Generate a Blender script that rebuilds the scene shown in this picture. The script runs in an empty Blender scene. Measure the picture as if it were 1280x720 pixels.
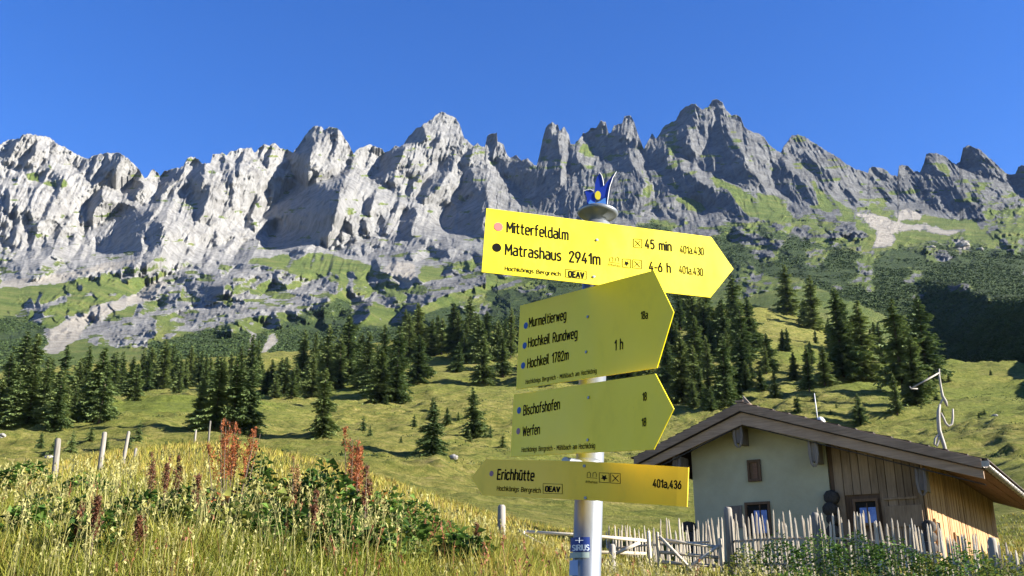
import bpy, bmesh, math, random
import numpy as np
from mathutils import Vector, Matrix
R = math.radians
random.seed(7)
rng = np.random.default_rng(11)
scene = bpy.context.scene
COL = scene.collection

# ---------------------------------------------------------------- camera
FPX = 1216.; K = 1.2              # focal length in photo pixels; depth unit
PITCH = R(18.3); CS, SN = math.cos(PITCH), math.sin(PITCH)
EYE = 1.6
cd = bpy.data.cameras.new('camera'); cam = bpy.data.objects.new('camera', cd); COL.objects.link(cam)
cam.location = (0, 0, EYE); cam.rotation_euler = (R(90)+PITCH, 0, 0)
cd.sensor_width = 36; cd.lens = 36*FPX/1280; cd.clip_start = .05; cd.clip_end = 20000
scene.camera = cam
# ---------------------------------------------------------------- sky, sun, exposure
SUN_AZ, SUN_EL = 103.0, 24.0        # azimuth clockwise from the view direction (+Y)
w = bpy.data.worlds.new('World'); scene.world = w; w.use_nodes = True
nt = w.node_tree; bg = nt.nodes['Background']
sky = nt.nodes.new('ShaderNodeTexSky'); sky.sky_type = 'NISHITA'; sky.sun_disc = False
sky.sun_elevation = R(SUN_EL); sky.sun_rotation = R(SUN_AZ)
sky.altitude = 1500; sky.air_density = 1.15; sky.dust_density = .05; sky.ozone_density = 4.0
hs = nt.nodes.new('ShaderNodeHueSaturation'); hs.inputs['Saturation'].default_value = 1.27; hs.inputs['Hue'].default_value = .518
nt.links.new(sky.outputs[0], hs.inputs['Color']); nt.links.new(hs.outputs[0], bg.inputs[0]); bg.inputs[1].default_value = .064
sl = bpy.data.lights.new('sun', 'SUN'); sl.energy = 5.0; sl.angle = R(.53); sl.color = (1, .955, .87)
sun = bpy.data.objects.new('sun', sl); COL.objects.link(sun)
sd = Vector((math.sin(R(SUN_AZ))*math.cos(R(SUN_EL)), math.cos(R(SUN_AZ))*math.cos(R(SUN_EL)), math.sin(R(SUN_EL))))
sun.rotation_euler = sd.to_track_quat('Z', 'Y').to_euler(); sun.location = (60, -20, 60)
vs = scene.view_settings; scene.display_settings.display_device = 'sRGB'
vs.view_transform = 'Standard'; vs.look = 'None'; vs.gamma = 1; vs.exposure = 1.92; vs.use_curve_mapping = False

scene.cycles.diffuse_bounces = 1; scene.cycles.max_bounces = 6
# ---------------------------------------------------------------- helpers
def us(px, py):
    a = (px-640)/FPX; b = (360-py)/FPX
    den = CS - b*SN
    return a/den, (SN + b*CS)/den
def at(px, py, Y):
    u, s = us(px, py); Y = Y*K; return Vector((u*Y, Y, EYE + s*Y))
def link(o, parent=None):
    COL.objects.link(o)
    if parent is not None: o.parent = parent
    return o
def tag(o, label=None, cat=None, group=None, kind=None):
    if label: o['label'] = label
    if cat: o['category'] = cat
    if group: o['group'] = group
    if kind: o['kind'] = kind
    return o
def empty(name, loc, rz=0):
    o = bpy.data.objects.new(name, None); COL.objects.link(o); o.location = loc; o.rotation_euler = (0, 0, rz)
    o.empty_display_size = .2
    return o
def mesh_np(name, V, F, mat=None, parent=None, smooth=False, cols=None, mats=None, mi=None):
    """V (n,3) array, F (m,k) array of equal-size faces"""
    V = np.asarray(V, np.float32); F = np.asarray(F, np.int32)
    me = bpy.data.meshes.new(name); n, k = F.shape
    me.vertices.add(len(V)); me.vertices.foreach_set('co', V.ravel())
    me.loops.add(n*k); me.loops.foreach_set('vertex_index', F.ravel())
    me.polygons.add(n); me.polygons.foreach_set('loop_start', np.arange(0, n*k, k, dtype=np.int32))
    me.polygons.foreach_set('loop_total', np.full(n, k, np.int32))
    if smooth: me.polygons.foreach_set('use_smooth', np.ones(n, bool))
    if mats:
        for m in mats: me.materials.append(m)
        if mi is not None: me.polygons.foreach_set('material_index', np.asarray(mi, np.int32))
    elif mat: me.materials.append(mat)
    me.update(calc_edges=True)
    if cols:
        for cn, C_ in cols.items():
            at_ = me.color_attributes.new(cn, 'FLOAT_COLOR', 'POINT')
            c4 = np.ones((len(V), 4), np.float32); c4[:, :C_.shape[1]] = C_*(ALB if cn == 'tint' else 1)
            at_.data.foreach_set('color', c4.ravel())
    o = bpy.data.objects.new(name, me); link(o, parent)
    return o
class MB:
    """collects boxes, tubes, prisms into one mesh"""
    def __init__(s): s.v = []; s.f = []
    def add(s, vs, fs):
        n = len(s.v); s.v += [tuple(p) for p in vs]; s.f += [tuple(i+n for i in f) for f in fs]
    def box(s, c, size, M=None, taper=1.0):
        x, y, z = [k/2 for k in size]; c = Vector(c)
        vs = []
        for dz in (-1, 1):
            t = taper if dz > 0 else 1
            for dx, dy in ((-1, -1), (1, -1), (1, 1), (-1, 1)):
                p = Vector((dx*x*t, dy*y*t, dz*z))
                if M is not None: p = M @ p
                vs.append(c+p)
        s.add(vs, [(3, 2, 1, 0), (4, 5, 6, 7), (0, 1, 5, 4), (1, 2, 6, 5), (2, 3, 7, 6), (3, 0, 4, 7)])
    def tube(s, pts, rad, n=8, cap=True):
        pts = [Vector(p) for p in pts]
        if not hasattr(rad, '__len__'): rad = [rad]*len(pts)
        rings = []; up = Vector((0, 0, 1))
        for i, p in enumerate(pts):
            d = (pts[min(i+1, len(pts)-1)] - pts[max(i-1, 0)]).normalized()
            a = d.cross(up if abs(d.z) < .95 else Vector((1, 0, 0))).normalized()
            if i and a.dot(pa) < 0: a = -a
            pa = a; b = d.cross(a)
            rings.append([p + (a*math.cos(t*2*math.pi/n) + b*math.sin(t*2*math.pi/n))*rad[i] for t in range(n)])
        vs = [q for r_ in rings for q in r_]; fs = []
        for i in range(len(pts)-1):
            for t in range(n):
                u_ = (t+1) % n; fs.append((i*n+t, i*n+u_, (i+1)*n+u_, (i+1)*n+t))
        if cap: fs += [tuple(range(n-1, -1, -1)), tuple((len(pts)-1)*n+t for t in range(n))]
        s.add(vs, fs)
    def lathe(s, prof, c=(0, 0, 0), n=24, M=None):
        c = Vector(c); vs = []; fs = []
        for r_, z in prof:
            for t in range(n):
                p = Vector((r_*math.cos(2*math.pi*t/n), r_*math.sin(2*math.pi*t/n), z))
                if M is not None: p = M @ p
                vs.append(c+p)
        for i in range(len(prof)-1):
            for t in range(n):
                u_ = (t+1) % n; fs.append((i*n+t, i*n+u_, (i+1)*n+u_, (i+1)*n+t))
        fs += [tuple(range(n-1, -1, -1)), tuple((len(prof)-1)*n+t for t in range(n))]
        s.add(vs, fs)
    def prism(s, poly, ext):
        """poly: list of 3D points (planar), ext: extrusion vector"""
        n = len(poly); poly = [Vector(p) for p in poly]; ext = Vector(ext)
        s.add(poly + [p+ext for p in poly], [tuple(range(n-1, -1, -1)), tuple(range(n, 2*n))] +
              [(i, (i+1) % n, n+(i+1) % n, n+i) for i in range(n)])
    def build(s, name, mat, parent=None, smooth=False, bevel=0):
        me = bpy.data.meshes.new(name); me.from_pydata(s.v, [], s.f); me.materials.append(mat); me.update()
        bm = bmesh.new(); bm.from_mesh(me); bmesh.ops.recalc_face_normals(bm, faces=bm.faces[:]); bm.to_mesh(me); bm.free()
        if smooth: me.polygons.foreach_set('use_smooth', [True]*len(me.polygons))
        o = bpy.data.objects.new(name, me); link(o, parent)
        if bevel:
            b = o.modifiers.new('edge', 'BEVEL'); b.width = bevel; b.segments = 2; b.limit_method = 'ANGLE'
        return o

ALB = .80      # overall reflectance trim for the dry high-altitude light
# numpy noise -----------------------------------------------------------
def vnoise(x, y, seed=0):
    """smooth value noise, -1..1"""
    xi = np.floor(x).astype(np.int64); yi = np.floor(y).astype(np.int64)
    fx = x-xi; fy = y-yi
    fx = fx*fx*fx*(fx*(fx*6-15)+10); fy = fy*fy*fy*(fy*(fy*6-15)+10)
    def h(a, b):
        n = (a*374761393 + b*668265263 + seed*1442695041) & 0xffffffff
        n = ((n ^ (n >> 13))*1274126177) & 0xffffffff
        n = ((n ^ (n >> 16))*2246822519) & 0xffffffff
        return ((n ^ (n >> 15)) & 0xffffff)/8388607.5-1
    a = h(xi, yi); b = h(xi+1, yi); c = h(xi, yi+1); d = h(xi+1, yi+1)
    return (a+(b-a)*fx) + ((c+(d-c)*fx)-(a+(b-a)*fx))*fy
def fbm(x, y, oct=4, seed=0, gain=.5):
    s = 0; a = 1; t = 0
    for i in range(oct):
        s = s + a*vnoise(x*2**i+i*17.3, y*2**i-i*9.1, seed+i); t += a; a *= gain
    return s/t
def ridged(x, y, oct=4, seed=0, gain=.5):
    s = 0; a = 1; t = 0
    for i in range(oct):
        s = s + a*(1-2*np.abs(vnoise(x*2**i+i*31.7, y*2**i+i*5.9, seed+i))); t += a; a *= gain
    return s/t
def sstep(a, b, x):
    t = np.clip((x-a)/(b-a), 0, 1); return t*t*(3-2*t)

# node helpers -----------------------------------------------------------
class Mat:
    def __init__(s, name, rough=.8, spec=.3):
        s.m = bpy.data.materials.new(name); s.m.use_nodes = True; s.t = s.m.node_tree; s.n = s.t.nodes; s.l = s.t.links
        s.p = s.n['Principled BSDF']; s.p.inputs['Roughness'].default_value = rough
        s.p.inputs['Specular IOR Level'].default_value = spec
        s.out = [k for k in s.n if k.type == 'OUTPUT_MATERIAL'][0]
    def set(s, sock, v):
        if hasattr(v, 'is_linked'): s.l.new(v, s.inp(sock))
        else: s.inp(sock).default_value = v
    def inp(s, k): return s.p.inputs[k] if isinstance(k, str) else k
    def coord(s, kind='Object', scale=(1, 1, 1), rot=(0, 0, 0)):
        tc = s.n.new('ShaderNodeTexCoord'); mp = s.n.new('ShaderNodeMapping')
        mp.inputs['Scale'].default_value = scale; mp.inputs['Rotation'].default_value = rot
        s.l.new(tc.outputs[kind], mp.inputs[0]); return mp.outputs[0]
    def geo(s, scale=(1, 1, 1), rot=(0, 0, 0)):
        g = s.n.new('ShaderNodeNewGeometry'); mp = s.n.new('ShaderNodeMapping')
        mp.inputs['Scale'].default_value = scale; mp.inputs['Rotation'].default_value = rot
        s.l.new(g.outputs['Position'], mp.inputs[0]); return mp.outputs[0]
    def noise(s, co, scale=1, detail=5, rough=.6, dist=0):
        k = s.n.new('ShaderNodeTexNoise'); k.inputs['Scale'].default_value = scale; k.inputs['Detail'].default_value = detail
        k.inputs['Roughness'].default_value = rough; k.inputs['Distortion'].default_value = dist
        s.l.new(co, k.inputs['Vector']); return k.outputs['Fac']
    def ramp(s, fac, stops, interp='LINEAR'):
        k = s.n.new('ShaderNodeValToRGB'); e = k.color_ramp; e.interpolation = interp
        while len(e.elements) < len(stops): e.elements.new(.5)
        for el, (p, c) in zip(e.elements, stops):
            el.position = p; el.color = (c, c, c, 1) if not hasattr(c, '__len__') else (*[q*ALB for q in c], 1)
        s.l.new(fac, k.inputs[0]); return k.outputs[0]
    def mix(s, f, a, b, mode='MIX'):
        k = s.n.new('ShaderNodeMix'); k.data_type = 'RGBA'; k.blend_type = mode
        for i, v in ((0, f), (6, a), (7, b)):
            if hasattr(v, 'is_linked'): s.l.new(v, k.inputs[i])
            else: k.inputs[i].default_value = (*v, 1) if hasattr(v, '__len__') else v
        return k.outputs[2]
    def math(s, op, a, b=0, c=None):
        k = s.n.new('ShaderNodeMath'); k.operation = op
        for i, v in enumerate((a, b) if c is None else (a, b, c)):
            if hasattr(v, 'is_linked'): s.l.new(v, k.inputs[i])
            else: k.inputs[i].default_value = v
        return k.outputs[0]
    def attr(s, name):
        k = s.n.new('ShaderNodeAttribute'); k.attribute_name = name; return k
    def sep(s, c):
        k = s.n.new('ShaderNodeSeparateColor'); s.l.new(c, k.inputs[0]); return k.outputs
    def bump(s, h, strength=.5, dist=.02):
        k = s.n.new('ShaderNodeBump'); k.inputs['Strength'].default_value = strength; k.inputs['Distance'].default_value = dist
        s.l.new(h, k.inputs['Height']); s.l.new(k.outputs[0], s.p.inputs['Normal'])
def flat_mat(name, col, rough=.7, metal=0, spec=.3, var=.0, scale=20):
    m = Mat(name, rough, spec); m.p.inputs['Metallic'].default_value = metal
    if var:
        n = m.noise(m.coord('Object'), scale, 5)
        c = m.ramp(n, [(.3, tuple(k*(1-var) for k in col)), (.7, tuple(min(1, k*(1+var)) for k in col))]); m.set('Base Color', c)
    else: m.set('Base Color', (*[q*ALB for q in col], 1))
    return m.m
# ================================================================ MOUNTAIN
GDK = [3.4, 1.9, 1.4]; WYP, EPSP, LIM = .10, 1e-4, 1.2; SLK = 1.9; FLK = .85; CRK = .58; OCT = -.05
SKY = [(-420,230),(-300,190),(-200,215),(-120,185),(-60,196),(-20,190),(0,180),(8,176),(20,174),(28,169),(38,167),(48,169),(62,171),(72,180),(85,186),(98,193),(106,198),(112,197),(118,194),(130,191),(148,190),(155,194),(165,203),(174,212),(181,223),(184,221),(188,214),(192,212),(198,216),(200,220),(204,216),(206,213),(220,211),(229,208),(235,197),(240,196),(248,198),(252,205),(263,204),(266,192),(272,193),(278,190),(283,195),(288,189),(295,188),(300,186),(308,184),(314,184),(318,190),(325,184),(330,181),(337,183),(343,179),(350,185),(358,187),(366,190),(372,183),(380,172),(387,162),(393,157),(400,158),(406,162),(411,158),(421,160),(426,165),(434,177),(440,188),(442,191),(446,187),(455,183),(461,181),(470,184),(478,187),(480,191),(486,190),(494,183),(504,182),(510,172),(520,160),(530,156),(540,148),(546,143),(552,140),(560,143),(570,148),(575,157),(580,172),(586,178),(592,182),(597,178),(603,184),(606,184),(609,170),(612,167),(621,167),(622,178),(629,180),(634,194),(638,198),(645,193),(652,200),(660,198),(666,205),(671,207),(674,195),(678,175),(682,160),(690,153),(697,155),(700,163),(705,158),(711,167),(713,180),(718,180),(726,171),(729,166),(734,166),(738,161),(745,161),(751,151),(757,152),(761,166),(764,166),(768,156),(778,154),(781,145),(788,144),(793,153),(799,172),(805,185),(810,175),(815,167),(820,172),(823,169),(826,164),(832,156),(845,150),(851,137),(858,132),(868,130),(878,137),(886,134),(890,126),(896,123),(903,127),(908,139),(914,144),(920,142),(926,146),(930,157),(938,164),(948,167),(955,171),(962,181),(970,188),(976,191),(980,183),(990,169),(999,168),(1010,173),(1020,180),(1030,186),(1045,195),(1055,203),(1070,211),(1085,217),(1087,210),(1095,208),(1105,212),(1115,219),(1122,219),(1124,207),(1135,207),(1142,214),(1150,214),(1155,204),(1158,192),(1170,191),(1182,196),(1195,205),(1200,201),(1204,184),(1212,181),(1225,187),(1240,200),(1253,212),(1260,218),(1269,218),(1273,209),(1280,207),(1310,214),(1350,190),(1400,205),(1470,180),(1560,220),(1700,240)]
DARK = [
[(161,256),(178,259),(192,254),(198,231),(211,212),(233,208),(226,219),(214,231),(203,242),(199,261),(183,281),(176,300),(176,328),(167,335),(147,337),(133,332),(131,319),(139,300),(143,281),(153,261)],
[(107,272),(111,256),(119,242),(129,233),(126,247),(119,261),(118,272),(111,275)],
[(165,226),(172,226),(182,229),(178,239),(167,247),(164,236)],
[(30,201),(36,188),(51,173),(43,190),(33,204)],
[(106,223),(113,206),(119,195),(117,208),(111,225)],[(124,215),(135,192),(136,203),(130,216)],[(137,226),(138,206),(143,193),(145,211),(142,227)],
[(89,219),(97,208),(106,202),(100,215)],[(33,319),(39,310),(47,315),(42,320)],
[(50,317),(54,305),(58,294),(60,308),(67,308),(65,317),(58,320)],[(85,293),(94,292),(91,306),(87,308)],
[(10,233),(15,250),(9,268),(5,262)],[(17,256),(23,254),(22,275),(18,272)],[(37,262),(42,275),(40,282),(35,270)],
[(200,280),(207,281),(195,307),(181,329),(177,322),(191,300)],[(128,279),(142,268),(153,260),(140,276),(131,281)],
[(10,192),(13,178),(21,176),(18,187),(14,197)],
[(200,243),(202,222),(211,210),(230,210),(217,226),(206,240)],
[(233,222),(246,204),(260,200),(256,210),(258,217),(244,245),(239,233)],
[(241,268),(247,253),(265,241),(257,258),(250,272),(244,280)],[(262,312),(278,306),(296,297),(292,305),(272,315)],
[(289,329),(297,314),(308,300),(326,297),(318,317),(308,326)],[(306,289),(307,272),(322,244),(331,242),(315,267),(319,283)],
[(324,276),(339,253),(356,244),(367,231),(392,228),(411,223),(425,219),(436,203),(442,195),(436,216),(425,238),(420,261),(414,288),(406,303),(378,311),(367,317),(350,314),(331,311),(339,292),(344,283),(342,272)],
[(360,186),(367,190),(392,161),(394,178),(389,200),(383,229),(375,232),(364,214),(357,197)],
[(330,207),(332,192),(339,180),(340,193),(334,209)],[(295,220),(296,200),(307,191),(302,207),(299,223)],
[(479,191),(492,184),(507,181),(504,197),(492,211),(482,227),(472,228),(468,222),(475,205)],
[(504,181),(519,159),(532,158),(533,174),(511,181)],[(453,267),(460,247),(469,233),(469,249),(460,267)],
[(425,286),(431,276),(440,280),(439,291)],[(452,272),(457,276),(459,292),(453,291)],
[(499,283),(507,261),(519,258),(522,269),(515,286),(511,300),(502,298)],
[(521,247),(533,224),(549,211),(550,199),(567,197),(564,213),(556,224),(550,233),(539,241),(528,253)],
[(506,245),(510,227),(531,210),(545,194),(534,214),(518,228),(512,245)],
[(574,202),(592,183),(586,211),(594,216),(592,241),(572,250),(578,224)],
[(550,275),(561,256),(583,252),(589,243),(608,240),(610,261),(606,274),(604,297),(578,294),(556,287)],
[(617,196),(636,199),(656,202),(671,206),(676,188),(680,160),(690,156),(702,172),(712,185),(722,172),(745,160),(765,160),(790,165),(805,187),(818,169),(850,138),(870,133),(864,150),(858,180),(872,195),(886,182),(893,150),(905,155),(912,165),(918,178),(930,195),(936,218),(945,230),(930,236),(905,222),(880,213),(858,194),(840,186),(832,198),(828,240),(812,262),(800,268),(770,270),(700,270),(655,262),(655,240),(640,225),(622,215)],
[(815,205),(838,200),(858,215),(880,230),(910,240),(920,255),(935,270),(915,272),(895,265),(870,250),(850,243),(830,255),(815,262),(805,255)],
[(967,207),(978,194),(983,213),(1005,221),(1019,243),(1022,257),(1000,254),(978,243),(967,229)],
[(983,260),(1000,252),(1022,265),(1019,275),(994,275)],[(992,199),(1005,191),(1039,219),(1042,240),(1028,228),(1011,208)],
[(1000,192),(1020,205),(1055,235),(1065,259),(1086,263),(1060,238),(1035,214)],
[(1085,221),(1100,222),(1120,221),(1150,215),(1156,195),(1165,198),(1175,215),(1190,225),(1200,240),(1225,262),(1230,275),(1190,273),(1160,268),(1130,262),(1110,250),(1095,240)],
[(1199,202),(1204,184),(1215,188),(1232,206),(1250,226),(1235,226),(1215,215)],[(1262,222),(1271,211),(1280,208),(1305,216),(1302,250),(1280,245)],
[(1020,262),(1040,268),(1070,285),(1092,300),(1070,302),(1040,292),(1022,280)],
[(171,372),(181,358),(200,350),(208,346),(199,361),(194,372),(181,375)],
[(100,414),(122,404),(150,394),(172,399),(194,393),(211,375),(222,369),(219,386),(200,397),(189,411),(178,431),(172,425),(178,406),(156,406),(133,419),(111,429)],
[(237,366),(256,358),(278,352),(281,372),(294,369),(311,361),(308,377),(297,391),(294,402),(281,406),(272,399),(269,388),(247,391),(242,383)],
[(222,411),(233,399),(250,397),(242,408)],[(339,388),(356,374),(378,361),(400,349),(419,340),(396,357),(368,376),(344,392)],
[(311,358),(331,343),(334,350),(314,361)],[(378,374),(389,361),(393,386),(383,387)],[(200,391),(200,380),(211,374),(217,383),(206,391)],
[(488,405),(519,364),(556,350),(604,333),(606,354),(550,372),(525,385),(500,404)],
[(452,385),(464,366),(470,362),(462,380),(456,392)],[(362,320),(375,313),(384,317),(372,325)],
[(840,282),(870,284),(905,292),(880,300),(850,296)],[(905,295),(940,290),(985,305),(960,312),(920,305)],
]
HOLLOW = [(1146,352),(1165,343),(1200,352),(1212,362),(1280,372),(1440,378),(1640,380),(1640,520),(1280,520),(1180,500),(1166,452),(1160,415),(1152,380)]
LIT = [
[(686,154),(699,153),(697,171),(689,171)],[(700,163),(711,166),(710,185),(712,218),(704,236),(701,202),(699,179)],
[(719,188),(729,166),(747,192),(756,203),(733,210),(722,199)],[(775,177),(778,146),(789,145),(801,176),(781,175)],
[(785,191),(794,184),(812,202),(806,213),(817,235),(819,250),(797,264),(800,241),(806,232),(800,213),(789,204)],
[(606,188),(611,167),(621,167),(622,185),(631,182),(636,199),(617,193)],
[(903,140),(914,143),(926,146),(932,162),(940,177),(930,175),(918,165)],
]
def inpoly(x, y, poly):
    r_ = np.zeros(x.shape, bool); n = len(poly)
    for i in range(n):
        x1, y1 = poly[i]; x2, y2 = poly[(i+1) % n]
        if y1 == y2: continue
        c = ((y1 > y) != (y2 > y)) & (x < (x2-x1)*(y-y1)/(y2-y1)+x1)
        r_ ^= c
    return r_
def raster(polys, X, Y, out, val=1.):
    for p in polys:
        xs = [q[0] for q in p]; ys = [q[1] for q in p]
        j0 = np.searchsorted(X[0], min(xs)-8); j1 = np.searchsorted(X[0], max(xs)+8)
        i0 = np.searchsorted(Y[:, 0], min(ys)-8); i1 = np.searchsorted(Y[:, 0], max(ys)+8)
        if j1 <= j0 or i1 <= i0: continue
        m = inpoly(WX[i0:i1, j0:j1], WY[i0:i1, j0:j1], p)
        out[i0:i1, j0:j1][m] = val
    return out
def blur(a, k, axis=None):
    for ax in ((0, 1) if axis is None else (axis,)):
        for _ in range(2):
            p = np.concatenate([np.repeat(np.take(a, [0], ax), k, ax), a, np.repeat(np.take(a, [-1], ax), k, ax)], ax)
            c = np.cumsum(p, ax); n = a.shape[ax]
            z = np.zeros_like(np.take(c, [0], ax)); c = np.concatenate([z, c], ax)
            a = (np.take(c, range(2*k+1, 2*k+1+n), ax)-np.take(c, range(0, n), ax))/(2*k+1)
    return a
X0, X1, Y0, Y1 = -400, 1640, 100, 520
X, Y = np.meshgrid(np.arange(X0, X1, 1.0), np.arange(Y0, Y1, 1.0))
WX = X + 3.2*fbm(X/14, Y/14, 3, 5) + 1.5*fbm(X/4, Y/5, 2, 6); WY = Y + 3.2*fbm(X/14, Y/14, 3, 15) + 1.5*fbm(X/4, Y/4, 2, 16)
D = raster(DARK, X, Y, np.zeros(X.shape)); raster(LIT, X, Y, D, 0.)
H = raster([HOLLOW], X, Y, np.zeros(X.shape))
tab = {-420: [(520,380),(470,420),(440,560),(400,750),(370,930),(335,1150),(300,1350),(100,1650)],
 0: [(520,380),(470,420),(440,540),(400,760),(370,1000),(335,1300),(312,1480),(200,1760),(100,1950)],
 200: [(520,380),(470,420),(430,570),(380,870),(340,1250),(312,1560),(200,1900),(100,2080)],
 400: [(520,380),(480,420),(430,640),(380,950),(325,1480),(305,1720),(160,2180),(100,2260)],
 600: [(520,360),(480,380),(400,650),(350,1000),(310,1520),(290,1760),(170,2300),(100,2400)],
 760: [(520,320),(480,340),(380,620),(300,1150),(270,1560),(150,2320),(100,2400)],
 900: [(520,320),(480,340),(390,500),(340,750),(290,1100),(262,1420),(140,2100),(100,2180)],
 1000: [(520,320),(480,335),(400,430),(370,490),(330,750),(280,1100),(255,1380),(160,1900),(100,2000)],
 1150: [(520,380),(470,420),(400,500),(345,640),(290,1000),(265,1320),(190,1660),(100,1800)],
 1280: [(520,380),(470,420),(400,500),(345,640),(290,960),(270,1200),(200,1450),(100,1600)],
 1640: [(520,380),(470,420),(400,500),(345,640),(290,900),(270,1050),(200,1200),(100,1350)]}
ks = sorted(tab); ycol = np.arange(Y0, Y1, 1.0); prof = []
for k in ks:
    t = sorted(tab[k]); prof.append(np.interp(ycol, [q[0] for q in t], [q[1] for q in t]))
prof = np.array(prof)
BASE = np.zeros_like(X)
for i in range(len(ycol)): BASE[i] = np.interp(X[0], ks, prof[:, i])
BASE = blur(blur(BASE, 9, 0), 30, 1)
rock = sstep(1150, 1500, BASE + 160*fbm(X/40, Y/25, 4, 77) + 140*D)          # cliffs above the slopes
mpp = BASE/1000.                                                              # metres per photo pixel
# relief whose faces turn away from the sun where the rock is shaded: integrate the wanted
# sideways slopes with a Poisson solve (sideways slopes weigh more than upright ones)
def poisson(gx_, wy=.12, eps=2e-5):
    h_, w_ = gx_.shape; G = np.concatenate([gx_, -gx_[:, ::-1]], 1); G = np.concatenate([G, G[::-1]], 0)
    F_ = np.fft.fft2(G); kx = 2*np.pi*np.fft.fftfreq(2*w_)[None, :]; ky = 2*np.pi*np.fft.fftfreq(2*h_)[:, None]
    den = kx**2+wy*ky**2+eps; return np.real(np.fft.ifft2(F_*(-1j*kx)/den))[:h_, :w_]
sh = np.interp(X[0], [-400, 500, 760, 900, 1100, 1640], [.55, .35, .05, -.35, -.7, -.7])[None, :]
xs_ = X + 6*fbm(X/45, Y/45, 3, 91) + sh*(Y-250)
crack = (ridged(xs_/27, Y/62, 3, 601, .55) > CRK) & (rock > .2) & (D < .5)
crack |= (ridged(xs_/11, Y/24, 2, 611) > CRK+.2) & (rock > .2)
outcrop = (ridged((X-.9*Y)/26+3*fbm(X/30, Y/30, 3, 3), (Y+.3*X)/24, 3, 621) > .42) & (rock <= .5) & (BASE > 600) & (fbm(X/60, Y/35, 3, 623) > OCT)
ROCKY = [[(175,378),(215,340),(262,326),(330,333),(385,348),(425,352),(405,400),(330,412),(280,418),(225,412),(190,442),(105,432),(165,402)],
 [(0,322),(60,318),(130,330),(140,342),(60,350),(0,352)],[(395,300),(470,292),(560,296),(600,310),(590,330),(520,328),(470,322),(420,318)],[(430,350),(470,340),(520,345),(540,362),(500,385),(440,380)],
 [(820,262),(900,262),(980,282),(1085,300),(1060,312),(960,300),(880,290)],[(1100,310),(1180,300),(1280,300),(1280,322),(1180,318)]]
rky = blur(raster(ROCKY, X, Y, np.zeros(X.shape)), 4)*(BASE > 560)
o2 = (ridged((X-.7*Y)/22+2*fbm(X/30, Y/30, 3, 633), (Y+.5*X)/20, 3, 631) > .12) & (rky > .5)
outcrop |= o2
Dr = np.where(D > .5, 1., np.where(crack, .5, np.where(outcrop, .9, 0.)))
gdk = np.interp(X[0], [500, 720, 1000], GDK)[None, :]*(rock+SLK*(1-rock)); frac = blur(Dr, 60)+.02
gx_ = np.where(Dr > .3, -gdk*Dr, gdk*np.clip(frac/(1-frac), .08, .9)*1.0)
rel = poisson(gx_, WYP, EPSP)*mpp*(.15+.85*sstep(500, 760, BASE))
cur = np.zeros(X.shape[0]); hl = np.zeros_like(X); Hb = blur(H, 3)
for j in range(X.shape[1]):
    cur = cur*.999 + np.where(Hb[:, j] > .5, -2.6*mpp[:, j], 0); hl[:, j] = cur
hl = np.maximum(blur(hl, 4), -260)
# fluting and fractures: shear follows the ribs ('/' left, '\' right)
sh = np.interp(X[0], [-400, 500, 760, 900, 1100, 1640], [.55, .35, .05, -.35, -.7, -.7])[None, :]
WXn = X + 6*fbm(X/45, Y/45, 3, 91)
xs_ = WXn + sh*(Y-250)
fl = 10*fbm(xs_/30, Y/55, 3, 31) + 8.5*ridged(xs_/15, Y/40, 3, 41)*(.4+sstep(-.4,.5,fbm(X/40,Y/40,2,43))) + 7.5*ridged(xs_/5.3, Y/16, 2, 51) + 4.0*fbm(X/2.3, Y/3.2, 2, 61)
fl += 5*fbm(X/22, Y/6, 3, 71)
slope_n = 22*fbm(X/50, Y/16, 4, 81) + 22*ridged((X+Y*.8)/18, Y/12, 4, 83) + 3*2*fbm(X/3, Y/2.2, 2, 85)
outc = sstep(.05, .35, fbm(X/30, Y/20, 4, 87) + .5*D) * sstep(430, 380, Y) * (BASE > 560)
DEP = BASE + rel + hl - (FLK*fl*np.maximum(rock, .55*sstep(.05, .5, rock))*1.15 + (slope_n*(.4+1.4*outc+1.0*rky) + fl*.8*rky)*(1-rock))*np.clip(mpp/1.9, .12, 1.2)
for i in range(1, DEP.shape[0]): DEP[i] = np.minimum(DEP[i], DEP[i-1] + LIM*mpp[i])
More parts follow.
